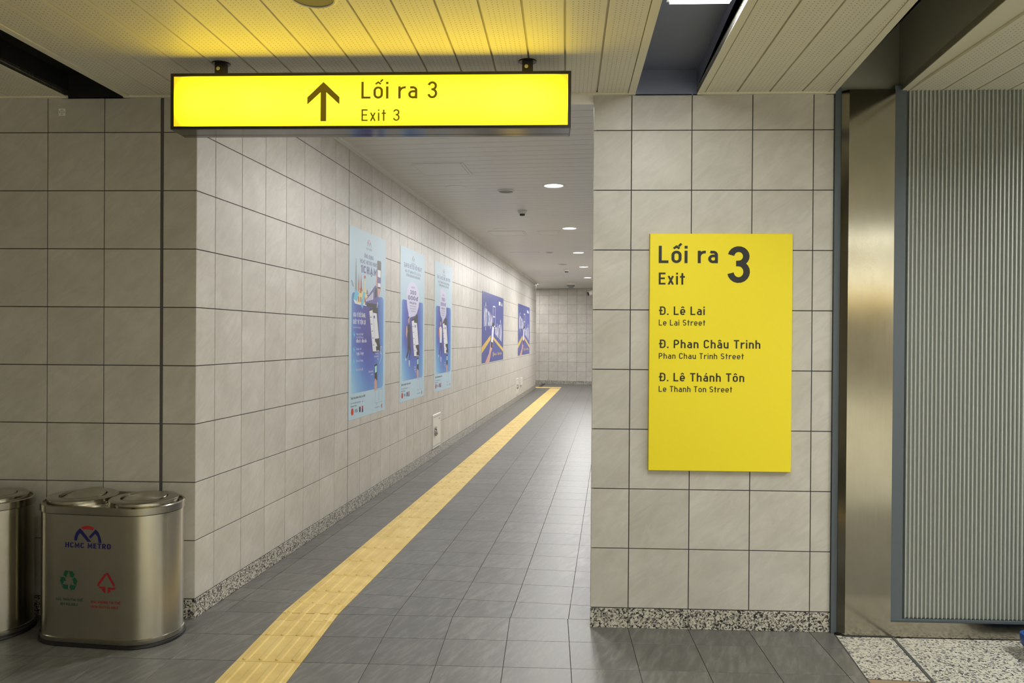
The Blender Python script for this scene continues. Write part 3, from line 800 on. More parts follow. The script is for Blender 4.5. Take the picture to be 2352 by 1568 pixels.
for x in (-1.455+.767, -.072+.767):
    b = MB(); b.box(x-.024, x+.024, .055, .085, HH, HC-2.494-.004, M_FRAME)
    o = b.build('hanger', sg)
    q = MB(); q.tube((x-.005, .055, HH+.038), (x-.005, .047, HH+.038), .0085, M_CHROME, 16); q.build('bolt', o)
    q = MB(); q.lathe([(.038, 0), (.041, .002), (.041, .004)], (x, .07, HC-2.494-.004), M_FRAME, 28, True, True); q.build('ceiling_plate', o)

# ------------------------------------------------------------------ yellow direction board on the pier
bd = thing('direction_board', 'tall yellow enamel street direction board fixed to the tiled pier', 'sign', (.887, D, 0))
bx0, bx1, bz0, bz1 = -.3515, .3515, .799, 1.981
b = MB(); b.bevbox(bx0, bx1, -.022, 0, bz0, bz1, M_YEL, .002); b.build('panel', bd)
fy = -.0226
def btext(s, x, z, size, w, width, name='lettering'):
    b = MB(); b.T = plane(fy); text(b, s, x-.887, z, size, M_INK, w, width=width); return b.build(name, bd)
k = .995
def bp(x, z): return (x*k, CAM_H+(z-CAM_H)*k)
for s, x, z, size, w, x1 in (('L\u1ed1i ra', .582, 1.836, .0865, .155, .876), ('Exit', .583, 1.7285, .0600, .145, .713),
                       ('\u0110. L\u00ea Lai', .590, 1.5765, .0425, .15, .813), ('Le Lai Street', .585, 1.5235, .0295, .135, .816),
                       ('\u0110. Phan Ch\u00e2u Trinh', .591, 1.4105, .0425, .15, 1.089), ('Phan Chau Trinh Street', .586, 1.357, .0290, .135, 1.008),
                       ('\u0110. L\u00ea Th\u00e1nh T\u00f4n', .592, 1.244, .0425, .15, 1.011), ('Le Thanh Ton Street', .587, 1.191, .0295, .135, .952)):
    X, Z = bp(x, z); X1, _ = bp(x1, z); btext(s, X, Z, size*k, w, X1-X)
X, Z = bp(.922, 1.738); btext('3', X, Z, .183*k, .155, .112)

# ------------------------------------------------------------------ posters on the passage wall
P_PALE = mat('poster_pale_blue', (182, 207, 222), .45)
def grad_build(nt, b):
    tc = nt.nodes.new('ShaderNodeTexCoord'); sx = nt.nodes.new('ShaderNodeSeparateXYZ'); nt.links.new(tc.outputs['Object'], sx.inputs[0])
    x, z = sx.outputs[0], sx.outputs[2]
    a = math_n(nt, 'ABSOLUTE', math_n(nt, 'SUBTRACT', x, .48)); a = math_n(nt, 'POWER', math_n(nt, 'MULTIPLY', a, 2.0), 2)
    lo = math_n(nt, 'MULTIPLY', math_n(nt, 'MAXIMUM', math_n(nt, 'SUBTRACT', .62, z), 0.0), 1.5)
    d = math_n(nt, 'MULTIPLY', lo, math_n(nt, 'SUBTRACT', 1.25, x)); f = math_n(nt, 'ADD', math_n(nt, 'MULTIPLY', a, .62), d)
    nt.links.new(ramp(nt, f, [(0, lin((64, 64, 158))), (.20, lin((66, 92, 186))), (.55, lin((104, 158, 218))), (1, lin((150, 198, 228)))]), b.inputs['Base Color'])
P_GRAD = mat('poster_blue_print', (70, 80, 170), .3, build=grad_build)
P_TXT = mat('poster_navy_ink', (66, 66, 130), .4); P_GREY = mat('poster_slate_ink', (84, 96, 122), .4)
P_W = mat('poster_white_ink', (226, 226, 236), .4); P_RED = mat('poster_red_ink', (200, 60, 56), .4)
P_LOGOB = mat('navy_print', (26, 26, 98), .4); P_LOGOR = mat('red_print', (176, 34, 40), .4)
P_LILAC = mat('poster_lilac_ink', (206, 204, 232), .4); P_K = mat('poster_dark_ink', (52, 52, 56), .4)
P_CYAN = mat('poster_cyan_ink', (104, 192, 222), .4); P_SKIN = mat('poster_skin_ink', (206, 160, 148), .4)
P_SAND = mat('poster_sand_ink', (222, 208, 150), .4); P_BRICK = mat('poster_brick_ink', (176, 112, 92), .4)
P_STONE = mat('poster_stone_ink', (134, 150, 156), .4); P_VIO = mat('poster_violet_ink', (98, 92, 160), .4)
P_GREENP = mat('green_print', (8, 82, 58), .45); P_REDP = mat('bin_red_print', (158, 26, 34), .45)
P_SCR = mat('poster_screen_ink', (176, 226, 232), .4); P_OR = mat('poster_orange_ink', (214, 120, 84), .4)
LOGO_BL = [[(556, 355), (562, 295), (590, 228), (652, 168), (672, 185), (835, 368), (775, 368), (655, 240), (620, 280), (600, 355)],
           [(795, 290), (905, 178), (950, 220), (985, 295), (1000, 378), (955, 375), (940, 290), (900, 240), (822, 318)]]
LOGO_RD = [(675, 155), (720, 135), (775, 127), (830, 135), (878, 160), (855, 195), (815, 183), (770, 180), (735, 182), (703, 190)]
def logo(mb, cx, z, wid, mb_, mr):
    k = wid/444.
    f = lambda q: [(cx+(x-778)*k, z+(368-y)*k) for x, y in q]
    for q in LOGO_BL: mb.flat(f(q)[::-1], mb_)
    mb.flat(f(LOGO_RD)[::-1], mr)
def poster_root(name, label, s0, z0, group):
    q = thing(name, label, 'poster', (XC, D, 0), ANG, group)
    return q
def panel(mb, x0, z0, w, h, m, t=.003):
    mb.box(x0, x0+w, -t, 0, z0, z0+h, m)
def phone_art(L, x, z, k=1.0):
    def q(pts, m, d): L(d).flat([(x+a*k, z+b*k) for a, b in pts], m)
    q([(.0, .36), (.02, .385), (.24, .40), (.335, .005), (.29, -.005), (.11, -.01)], P_K, 0)
    q([(.008, .36), (.10, .372), (.215, .0), (.115, .002)], P_W, 1)
    q([(.10, .35), (.22, .345), (.30, .10), (.18, .095)], P_W, 1)
    q([(.11, .425), (.14, .44), (.25, .43), (.265, .352), (.105, .358)], P_K, 1)
    q([(.10, .09), (.20, .088), (.30, -.0), (.21, -.0)], P_W, 2)
    q([(.17, .115), (.30, .120), (.315, .088), (.185, .082)], P_K, 3)
    q([(.205, .045), (.335, .055), (.325, .01), (.215, .005)], P_K, 3)
    q([(.13, .322), (.17, .325), (.175, .30), (.135, .298)], P_VIO, 3)
    for i in range(5): q([(.03+.022*i, .31-.062*i), (.075+.02*i, .312-.062*i), (.078+.02*i, .306-.062*i), (.032+.022*i, .304-.062*i)], P_GREY, 3)
def reader_art(L, x, z, k=1.0):
    def q(pts, m, d): L(d).flat([(x+a*k, z+b*k) for a, b in pts], m)
    q([(.0, .185), (.10, .20), (.105, .0), (.01, -.02)], P_K, 2)
    q([(.015, .165), (.085, .175), (.088, .10), (.02, .092)], P_SCR, 3)
    q([(-.01, -.02), (.03, .03), (.09, .0), (.10, -.06), (.085, -.11), (.01, -.12)], P_SKIN, 3)
def footer(L, x0, z0):
    t = lambda *a, **k: text(L(1), *a, **k)
    t('Thanh to\u00e1n nhanh ch\u00f3ng v\u00e0 \u01b0u \u0111\u00e3i', x0+.05, z0+.168, .022, P_K, .16, width=.37)
    t('T\u00ecm v\u00e0 t\u1ea3i \u1ee9ng d\u1ee5ng qua', x0+.05, z0+.130, .013, P_GREY, .13, width=.25)
    t('Metro Pass', x0+.05, z0+.104, .014, P_K, .15, width=.15); t('Th\u1ebb', x0+.34, z0+.125, .013, P_GREY, .14)
    L(1).flat([(x0+.085+.026*cos(a), z0+.066+.03*sin(a)) for a in [i*pi/8 for i in range(16)]], P_RED)
    L(1).flat([(x0+.105+.02*cos(a), z0+.066+.03*sin(a)) for a in [i*pi/8 for i in range(16)]], P_OR)
    t('VISA', x0+.15, z0+.052, .030, P_TXT, .19, width=.075)
    L(1).flat([(x0+.262, z0+.046), (x0+.305, z0+.046), (x0+.305, z0+.092), (x0+.262, z0+.092)], P_K)
    L(1).flat([(x0+.332, z0+.040), (x0+.372, z0+.040), (x0+.372, z0+.068), (x0+.332, z0+.068)], P_TXT)
    L(1).flat([(x0+.332, z0+.068), (x0+.372, z0+.068), (x0+.372, z0+.094), (x0+.332, z0+.094)], P_RED)
    for a in (.70, .82): L(1).strip(rrect(x0+a, z0+.085, x0+a+.10, z0+.205, .004, 1), .0022, P_GREY, True)
    t('App', x0+.75, z0+.070, .011, P_GREY, .14, align='c'); t('Google', x0+.87, z0+.070, .011, P_GREY, .14, align='c') if False else None
    t('Trung t\u00e2m h\u1ed7 tr\u1ee3', x0+.70, z0+.040, .012, P_GREY, .13, width=.15)
    L(1).flat([(x0+.905+.018*cos(a), z0+.046+.022*sin(a)) for a in [i*pi/6 for i in range(12)]], P_BRICK)
class Layers:
    def __init__(s): s.d = {}
    def __call__(s, k):
        if k not in s.d: m = MB(); m.T = plane(-.00162-.00008*k); s.d[k] = m
        return s.d[k]
    def merge(s, name, parent, dx):
        r = MB()
        for k, m in sorted(s.d.items()):
            base = len(r.v); r.v += m.v
            for f, mi, sm_ in zip(m.f, m.m, m.sm): r.f.append([base+a for a in f]); r.m.append(r.mi(m.ml[mi])); r.sm.append(sm_)
        return r.build(name, parent)
def tall_poster(kind, label, s0, z0):
    W_, H_ = 1.005, 1.60
    q = thing('tall_advertising_poster', label, 'poster', CU(0, s0, z0), ANG, 'tall pale blue posters in a row on the left wall of the passage')
    b = MB(); panel(b, 0, 0, W_, H_, P_PALE, .0015); b.build('sheet', q)
    b = MB(); b.T = plane(-.00156)
    b.flat(rrect(.06, .215, .945, 1.055, .045), P_GRAD); b.build('blue_panel', q)
    L = Layers()
    logo(L(1), .51, 1.478, .115, P_GREY, P_RED); text(L(1), 'HCMC METRO', .51, 1.448, .018, P_GREY, .13, width=.155, align='c')
    if kind == 1:
        text(L(1), '\u1ee8NG D\u1ee4NG', .505, 1.372, .034, P_TXT, .17, width=.25, align='c')
        text(L(1), 'HCMC METRO HURC', .505, 1.318, .034, P_TXT, .17, width=.47, align='c')
        text(L(1), '1CH\u1ea0M', .51, 1.236, .066, P_TXT, .22, width=.44, align='c')
        # skyline
        for x, z1, w_ in ((.165, 1.345, .012),): L(1).flat([(x-.03, 1.02), (x+.035, 1.02), (x+.02, 1.24), (x+.006, z1), (x-.004, z1), (x-.018, 1.24)], P_STONE)
        for x in (.235, .295): L(2).flat([(x-.02, 1.03), (x+.022, 1.03), (x+.02, 1.14), (x+.003, 1.235), (x-.016, 1.14)], P_BRICK)
        L(2).flat([(.21, .97), (.36, .97), (.36, 1.06), (.30, 1.12), (.22, 1.06)], P_BRICK)
        L(3).flat([(.10, 1.0), (.14, .965), (.22, .96), (.75, .95), (.77, 1.0), (.60, 1.13), (.50, 1.04), (.40, 1.05), (.26, 1.03)], P_W)
        L(4).flat([(.19, .975), (.46, .975), (.46, 1.055), (.41, 1.09), (.40, 1.17), (.39, 1.195), (.38, 1.17), (.37, 1.09), (.31, 1.075), (.26, 1.09), (.19, 1.04)], P_SAND)
        for x in (.28, .46): L(5).flat([(x-.03, 1.06), (x+.035, 1.06), (x, 1.105)], P_BRICK)
        for i in range(4): L(5).flat([(.22+.055*i, .985), (.25+.055*i, .985), (.25+.055*i, 1.02), (.235+.055*i, 1.035), (.22+.055*i, 1.02)], P_BRICK)
        L(5).flat([(.40, .965), (.735, .955), (.77, 1.04), (.755, 1.13), (.70, 1.155), (.62, 1.12), (.42, 1.01)], P_VIO)
        for i in range(6): L(6).flat([(.43+.035*i, .995+.005*i), (.452+.035*i, .996+.005*i), (.455+.035*i, 1.02+.014*i), (.433+.035*i, 1.012+.014*i)], P_W)
        L(6).flat([(.68, 1.04), (.735, 1.05), (.74, 1.12), (.70, 1.135), (.675, 1.10)], P_K)
        L(6).flat([(.44, .955), (.74, .945), (.745, .985), (.45, .985)], P_K)
        L(6).flat([(.10, 1.0), (.19, .985), (.24, 1.055), (.15, 1.085)], P_CYAN); L(6).flat([(.29, .96), (.335, .925), (.41, 1.07), (.36, 1.08)], P_CYAN)
        L(3).flat([(.04, 1.15), (.07, 1.155), (.12, 1.10), (.08, 1.105)], P_STONE)
        L(2).flat([(.37, 1.215), (.42, 1.22), (.42, 1.195), (.37, 1.19)], P_RED)
        L(3).flat([(.70, 1.10), (.74, 1.04), (.80, 1.06), (.86, 1.12), (.83, 1.16), (.75, 1.26), (.72, 1.26)], P_SKIN)
        L(4).flat([(.745, 1.37), (.76, 1.385), (.85, 1.385), (.865, 1.37), (.855, 1.145), (.84, 1.13), (.76, 1.13), (.745, 1.145)], P_K)
        L(5).flat([(.76, 1.30), (.85, 1.30), (.85, 1.145), (.76, 1.145)], P_W); L(6).flat([(.76, 1.235), (.85, 1.235), (.85, 1.18), (.76, 1.18)], P_VIO)
        text(L(1), 'MUA V\u00c9 D\u1ec4 D\u00c0NG,', .10, .855, .036, P_W, .19, width=.32); text(L(1), 'QU\u00c9T V\u00c9 TI\u1ec6N L\u1ee2I', .10, .795, .036, P_W, .19, width=.32)
        text(L(1), 'Quy m\u00e3 t\u1ea1i c\u1ed5ng ga', .10, .760, .014, P_LILAC, .12, width=.19)
        for z, s1, s2 in ((.70, 'Mua v\u00e9 l\u01b0\u1ee3t', ''), (.575, 'Mua v\u00e9', '1 ng\u00e0y, 3 ng\u00e0y'), (.475, 'Mua v\u00e9 th\u00e1ng', ''), (.40, 'Mua v\u00e9 \u01b0u \u0111\u00e3i', '')):
            text(L(1), s1, .18, z, .021, P_LILAC, .14, width=.13 if len(s1) < 11 else .18)
            if s2: text(L(1), s2, .18, z-.04, .026, P_W, .17, width=.19)
            L(1).flat([(.105, z+.01), (.135, z+.035), (.13, z+.012), (.15, z+.008), (.12, z-.035), (.125, z-.004)], P_CYAN)
        text(L(1), 'v\u1edbi chi ti\u1ebft gi\u00e1 v\u00e9', .18, .675, .018, P_LILAC, .13, width=.18); text(L(1), '\u0111i\u1ec3m \u0111i - \u0111i\u1ec3m \u0111\u1ebfn', .18, .638, .030, P_W, .19, width=.27)
        text(L(1), 'Th\u1ebb t\u00edn d\u1ee5ng', .80, .530, .016, P_W, .14, align='r', width=.10); text(L(1), 'ho\u1eb7c \u0111i\u1ec7n tho\u1ea1i', .80, .503, .016, P_W, .14, align='r', width=.13); text(L(1), 'NFC', .80, .476, .016, P_W, .16, align='r')
        text(L(1), 'Ch\u1ea1m \u0111\u1ec3 v\u00e0o', .64, .372, .016, P_W, .14, align='r', width=.13); text(L(1), 'ga t\u00e0u', .64, .345, .016, P_W, .14, align='r')
        phone_art(L, .515, .555, 1.0)
        L(2).strip(arc(.875, .565, .028, .035, 0, 360, 12), .006, P_W); L(2).strip([(.895, .545), (.885, .50), (.83, .44)], .006, P_W)
        reader_art(L, .68, .29, .78)
    else:
        if kind == 2:
            text(L(1), 'B\u1ea0N \u0110I METRO M\u1ed6I NG\u00c0Y?', .51, 1.395, .048, P_TXT, .16, width=.74, align='c')
            s1, s2 = 'MUA V\u00c9 TH\u00c1NG \u0110I T\u1ea4T C\u1ea2 C\u00c1C GA', 'V\u1edaI \u1ee8NG D\u1ee4NG HCMC METRO HURC'
            bub = [(.47, 1.262), (.34, 1.235), (.25, 1.17), (.225, 1.09), (.27, .98), (.32, .91), (.32, .84), (.40, .88), (.60, .90), (.66, .93), (.74, 1.0), (.775, 1.10), (.73, 1.18), (.62, 1.24)]
        else:
            text(L(1), 'B\u1ea0N L\u00c0 H\u1eccC SINH, SINH VI\u00caN?', .51, 1.395, .044, P_TXT, .16, width=.76, align='c')
            s1, s2 = 'MUA V\u00c9 TH\u00c1NG GI\u00c1 \u01afU \u0110\u00c3I D\u00c0NH RI\u00caNG', 'V\u1edaI \u1ee8NG D\u1ee4NG HCMC METRO HURC'
            bub = [(.34, 1.275), (.30, 1.25), (.29, 1.0), (.33, .94), (.42, .90), (.43, .84), (.50, .89), (.60, .92), (.655, .97), (.655, 1.225), (.60, 1.25), (.45, 1.28)]
        text(L(1), s1, .505, 1.345, .028, P_GREY, .15, width=.66, align='c'); text(L(1), s2, .505, 1.305, .028, P_GREY, .15, width=.58, align='c')
        L(1).flat(bub[::-1], P_LILAC)
        cx = .50 if kind == 2 else .475; kk = 1 if kind == 2 else .72
        text(L(2), 'CH\u1ec8 T\u1eea', cx, 1.19, .022, P_GREY, .14, width=.14*kk, align='c')
        text(L(2), '300' if kind == 2 else '150', cx, 1.125, .045, P_TXT, .17, width=.25*kk, align='c'); text(L(2), '000\u0111' if kind == 2 else '000\u0111', cx, 1.065, .045, P_TXT, .17, width=.40*kk, align='c')
        text(L(2), 'kh\u00f4ng gi\u1edbi h\u1ea1n', cx, 1.025, .024, P_K, .17, width=.28*kk, align='c')
        for i, w_ in enumerate((.27, .25, .20)): text(L(2), ('s\u1ed1 l\u01b0\u1ee3t \u0111i trong th\u00e1ng', 'tr\u00ean to\u00e0n tuy\u1ebfn metro', 'c\u1ee7a th\u00e0nh ph\u1ed1')[i], cx, .995-.027*i, .014, P_GREY, .13, width=w_*kk, align='c')
        # leaping passenger printed beside the phone
        sh = P_K if kind == 2 else P_W; pa = P_K if kind == 2 else P_TXT
        L(4).flat([(.33+.028*cos(a), .845+.034*sin(a)) for a in [i*pi/6 for i in range(12)]], P_SKIN); L(5).flat([(.30, .85), (.305, .885), (.355, .885), (.36, .86), (.33, .872)], P_K)
        L(3).flat([(.27, .79), (.32, .805), (.37, .80), (.41, .77), (.40, .60), (.29, .60), (.285, .72)], sh)
        L(2).flat([(.22, .70), (.235, .78), (.275, .79), (.29, .74), (.265, .70), (.25, .65)], P_OR if kind == 3 else P_SKIN)
        L(2).flat([(.29, .605), (.40, .605), (.42, .52), (.375, .42), (.35, .42), (.375, .51), (.345, .54), (.325, .50), (.235, .43), (.215, .445), (.29, .52)], pa)
        L(3).flat([(.205, .43), (.225, .46), (.245, .435), (.215, .415)], P_W); L(3).flat([(.34, .425), (.375, .42), (.37, .35), (.345, .37)], P_W)
        phone_art(L, .44, .46, 1.05); reader_art(L, .68, .30, .72)
        text(L(1), 'Th\u1ebb ho\u1eb7c', .64, .335, .016, P_W, .14, align='r'); text(L(1), '\u0111i\u1ec7n tho\u1ea1i', .64, .308, .016, P_W, .14, align='r'); text(L(1), 'NFC', .64, .281, .016, P_W, .16, align='r')
    footer(L, 0, 0)
    L.merge('printed_artwork', q, 0)
    return q
tall_poster(1, 'tall pale blue poster with skyline, train and phone, nearest of the three tall posters', 2.302, .768)
tall_poster(2, 'tall pale blue poster with a round lilac speech bubble above a leaping figure', 3.822, .787)
tall_poster(3, 'tall pale blue poster with a straight-sided lilac bubble, farthest of the three tall posters', 5.342, .787)
B_BLUE = mat('board_royal_blue', (76, 86, 160), .3); B_YEL = mat('board_gold_ink', (216, 184, 92), .4)
def blue_board(label, s0, z0, fin=True):
    q = thing('blue_advertising_board', label, 'poster', CU(0, s0, z0), ANG, 'blue landscape posters far along the left wall')
    b = MB(); panel(b, 0, 0, 2.55, 1.21, B_BLUE, .0015); b.build('sheet', q)
    L = Layers()
    T0 = L(1).T
    def persp(mb, s, x0, x1, f0, f1, m, w):      # lettering whose top and bottom edges converge
        items, W = text_layout(s, w); TT = mb.T
        def f(a, c):
            t = a/W; x = x0+(x1-x0)*t; lo = f0[0]+(f1[0]-f0[0])*t; hi = f0[1]+(f1[1]-f0[1])*t
            return TT(x, lo+(hi-lo)*c)
        mb.T = f
        for it in items: mb.strip(it[0], it[1], m, closed=bool(len(it) > 2 and it[2]))
        mb.T = TT
    L(1); persp(L(1), 'M\u1ed8T CH\u1ea0M', .20, 1.10, (.62, .97), (.645, .83), P_W, .20)
    persp(L(1), 'TO\u00c0N T\u00c2M', 1.44, 2.33, (.50, .615), (.35, .715), P_W, .20)
    L(1).flat([(0.0, .165), (.0, .275), (.92, .475), (.95, .40)], B_YEL); L(1).flat([(1.24, .40), (1.24, .455), (2.55, .215), (2.55, .15)], B_YEL)
    for a in (.64, .815): L(1).strip(rrect(1.19, a, 1.47, a+(.185 if a > .7 else .17), .02, 3), .02, P_W, True)
    L(1).flat([(1.26, .835), (1.42, .835), (1.42, .955), (1.26, .955)], P_VIO)
    L(2).flat([(.33, .0), (.80, .0), (1.02, .18), (1.22, .28), (1.20, .42), (1.02, .42), (.92, .30), (.75, .15)], P_SKIN)
    L(3).flat([(1.0, .36), (1.20, .34), (1.33, .62), (1.12, .64)], P_W); L(4).flat([(1.10, .64), (1.30, .62), (1.33, .69), (1.14, .71)], P_K); L(4).flat([(.97, .26), (1.15, .24), (1.20, .34), (1.0, .36)], P_K)
    L(1).flat([(1.91, 1.05), (2.14, 1.05), (2.14, 1.12), (1.91, 1.12)], P_W); L(1).flat([(2.24, 1.05), (2.40, 1.05), (2.32, 1.12)], P_W)
    L(1).flat([(1.22, .09), (1.29, .09), (1.29, .17), (1.22, .17)], B_YEL); text(L(1), 'Metro - Th\u00e0nh ph\u1ed1', 1.34, .105, .05, B_YEL, .17, width=1.0)
    L.merge('printed_artwork', q, 0)
blue_board('blue landscape poster with white lettering and gold lines, nearer of the two blue ones', 8.765, 1.022)
blue_board('blue landscape poster with white lettering and gold lines, farther one near the bend', 13.75, 1.038)

# ------------------------------------------------------------------ wall boxes in the passage
def outlet(label, s0, z0, w, h, small=False):
    q = thing('hydrant_cabinet' if not small else 'wall_switch', label, 'cabinet' if not small else 'switch', CU(0, s0, z0), ANG)
    if not small: q['group'] = 'white cabinets low on the left wall of the passage'
    b = MB(); b.bevbox(0, w, -.012 if not small else -.03, 0, 0, h, M_WHITE, .003); b.build('door' if not small else 'cover', q)
    if not small:
        for z in (.028, h-.032): d = MB(); d.box(.015, w-.012, -.0128, -.0122, z, z+.004, M_DARK); d.build('louvre_line', q)
        d = MB(); d.tube((.10, -.012, h*.60), (.10, -.04, h*.60), .022, M_CHROME, 18); d.build('knob', q)
        d = MB(); d.lathe([(.0, 0), (.02, .01), (.028, .03), (.024, .06), (.012, .08), (0, .085)], (.09, -.022, h*.36), M_CHROME, 14); k_ = d.build('latch_handle', q)
        d = MB(); d.box(w-.09, w-.06, -.0128, -.0122, h-.075, h-.06, M_DARK); d.build('maker_mark', q)
    return q
outlet('white steel wall cabinet with chrome knob, below the farthest tall poster', 5.255, .108, .41, .41)
outlet('white wall cabinet farther down the passage, beside a small white switch', 13.43, .15, .43, .37)
outlet('small white switch box right of the far wall cabinet', 14.27, .33, .27, .17, True)

# white sticker on the left front wall
st = thing('survey_sticker', 'small white square sticker with a target mark high on the left wall', 'sticker', (-2.487, D, 2.606))
b = MB(); b.box(-.0175, .0175, -.0008, 0, -.0185, .0185, mat('sticker_paper', (238, 236, 234), .6)); b.build('paper', st)
b = MB(); b.T = plane(-.0011); g = mat('sticker_ink', (110, 104, 96), .6)
b.strip(arc(0, 0, .012, .012, 0, 360, 16), .0016, g); b.strip([(0, -.016), (0, .016)], .0014, g); b.strip([(-.015, 0), (.015, 0)], .0014, g); b.build('target_mark', st)

# ------------------------------------------------------------------ waste bins
def stadium(L, r, z, n=20):
    return [(L+r*cos(a), r*sin(a), z) for a in [-pi/2+pi*i/n for i in range(n+1)]] + [(-L+r*cos(a), r*sin(a), z) for a in [pi/2+pi*i/n for i in range(n+1)]]
BL, BR_, BH = .162, .184, .655
def make_bin(label, loc, rz):
    q = thing('twin_waste_bin', label, 'bin', loc, rz, 'stainless twin bins against the left wall')
    b = MB(); b.loft([stadium(BL, BR_-.006, .022), stadium(BL, BR_-.006, BH-.04)], M_STEEL, True); b.build('body', q)
    b = MB(); b.loft([stadium(BL, BR_+.002, 0), stadium(BL, BR_+.006, .004), stadium(BL, BR_+.004, .012), stadium(BL, BR_-.004, .016)], M_RUB, True, True, True); b.build('rubber_base', q)
    b = MB(); b.loft([stadium(BL, BR_-.004, .014), stadium(BL, BR_, .02), stadium(BL, BR_-.001, .038), stadium(BL, BR_-.006, .041)], M_STEELP, True); b.build('foot_band', q)
    b = MB(); b.loft([stadium(BL, BR_-.006, BH-.038), stadium(BL, BR_, BH-.036), stadium(BL, BR_, BH-.004), stadium(BL, BR_-.004, BH), stadium(BL, BR_-.012, BH-.002), stadium(BL, BR_-.014, BH-.014)], M_STEELP, True); b.build('top_band', q)
    b = MB(); b.loft([stadium(BL, BR_-.012, BH-.02), stadium(BL, BR_-.012, BH-.014)], M_STEEL, False, False, True); b.build('top_plate', q)
    for i, x in enumerate((-BL, BL)):
        r = .156 if True else .15
        b = MB(); b.lathe([(r, 0), (r+.001, .003), (r, .006), (r, .026), (r-.006, .031), (.108, .034), (.105, .032), (.105, .006), (.06, .004)], (x, 0, BH-.014), M_STEELP, 48)
        lid = b.build('lid', q)
        me = MB(); me.lathe([(.0, .003), (.06, .002), (.1, .0), (.1015, -.002), (.1015, -.006), (.0, -.006)], (0, 0, 0), M_STEEL, 40)
        f = me.build('swing_flap', lid, (x, 0, BH+.015)); f.rotation_euler = (rad(5 if i else 9), rad(-4 if i else -8), rad(20))
    return q
AXB = rad(-5.6)
bn = make_bin('stainless twin-lid bin with coloured recycling marks, standing beside the passage corner', (-2.088, 3.632, 0), AXB)
fyb = -(BR_-.006)-.0006
b = MB(); b.T = plane(fyb); logo(b, -.004, .492, .139, P_LOGOB, P_LOGOR); b.build('printed_emblem', bn)
b = MB(); b.T = plane(fyb); text(b, 'HCMC METRO', -.003, .462, .0245, P_LOGOB, .19, width=.232, align='c'); b.build('lettering', bn)
GR = [[(425, 843), (478, 848), (440, 945), (390, 910)], [(484, 848), (545, 848), (572, 890), (590, 885), (558, 945), (495, 938), (515, 925)],
      [(548, 962), (590, 942), (630, 1000), (608, 1058), (575, 1050)], [(612, 1062), (580, 1130), (535, 1130), (530, 1155), (498, 1095), (525, 1035), (530, 1065)],
      [(385, 1055), (470, 1062), (470, 1130), (400, 1125), (378, 1090)], [(345, 945), (418, 945), (437, 1006), (412, 1000), (370, 1070), (340, 1000), (357, 962)]]
RD = [[(960, 1058), (962, 1020), (1075, 868), (1105, 885), (990, 1040), (980, 1062)], [(1085, 860), (1125, 850), (1148, 870), (1250, 1035), (1225, 1058), (1115, 885)],
      [(980, 1075), (1000, 1065), (1090, 1065), (1090, 1170), (1035, 1120), (1045, 1095), (1000, 1095)], [(1128, 1070), (1230, 1075), (1258, 1055), (1245, 1105), (1165, 1105), (1175, 1135), (1128, 1170)]]
def mark(polys, cx, cz, ox, oy, m, name, lab):
    b = MB(); b.T = plane(fyb); k = 3.05e-4
    for q in polys: b.flat([(cx+(x-ox)*k, cz+(oy-y)*k) for x, y in q][::-1], m)
    tag(b.build(name, bn), lab)
mark(GR, -.101, .305, 485, 1000, P_GREENP, 'recycling_symbol', 'green triangle of arrows')
mark(RD, .092, .305, 1108, 1005, P_REDP, 'waste_symbol', 'red triangle of arrows')
b = MB(); b.T = plane(fyb); text(b, 'R\u00c1C TH\u1ea2I T\u00c1I CH\u1ebe', -.098, .212, .0115, P_GREENP, .15, width=.137, align='c'); text(b, 'RECYCLABLE', -.098, .190, .0115, P_GREENP, .15, width=.09, align='c'); b.build('lettering', bn)
b = MB(); b.T = plane(fyb); text(b, 'R\u00c1C KH\u00d4NG T\u00c1I CH\u1ebe', .088, .208, .0115, P_REDP, .15, width=.148, align='c'); text(b, 'NON-RECYCLABLE', .084, .186, .0115, P_REDP, .15, width=.135, align='c'); b.build('lettering', bn)
make_bin('stainless twin-lid bin cut off by the left picture edge, without visible marks', (-2.862, 3.628, 0), rad(1.5))

# ------------------------------------------------------------------ shutter column and fluted screen
cl = thing('shutter_column', 'full-height stainless steel column casing between tiled pier and fluted screen', 'column', (1.444, D, 0))
def cpr(name, pts, z0, z1, m): b = MB(); b.prism(pts, z0, z1, m); return b.build(name, cl)
cpr('side_post', [(.0, .02), (.0, -.012), (.029, -.012), (.029, .02)], 0, HC+.02, M_POST)
cpr('chamfer_face', [(.029, .0), (.029, -.016), (.0545, -.047), (.058, .0)], .004, HC+.0, M_COLS)
# the broad face is very slightly dished
b = MB(); n = 40
rings = []
for i in range(n+1):
    z = .004+(HC-.004)*i/n; d = -.047+.0012*sin(pi*2.2*z)*(1 if .8 < z < 2.3 else .5)
    rings.append((z, d))
vs = []; fs = []
for z, d in rings: vs += [(.0545, -.047, z), (.165, d, z), (.275, -.047, z)]
for i in range(n):
    for j in range(2): a = i*3+j; fs.append((a, a+1, a+4, a+3))
b.add(vs, fs, M_COLS, True); b.prism([(.0545, -.046), (.275, -.046), (.275, 0), (.0545, 0)], .004, HC, M_COLS); b.build('front_face', cl)
cpr('base_joint', [(.02, .0), (.02, -.02), (.052, -.052), (.285, -.052), (.285, 0)], 0, .006, M_DARK)
cpr('side_post', [(.276, .02), (.276, -.040), (.333, -.040), (.333, .02)], .0885, HC+.02, M_POST)

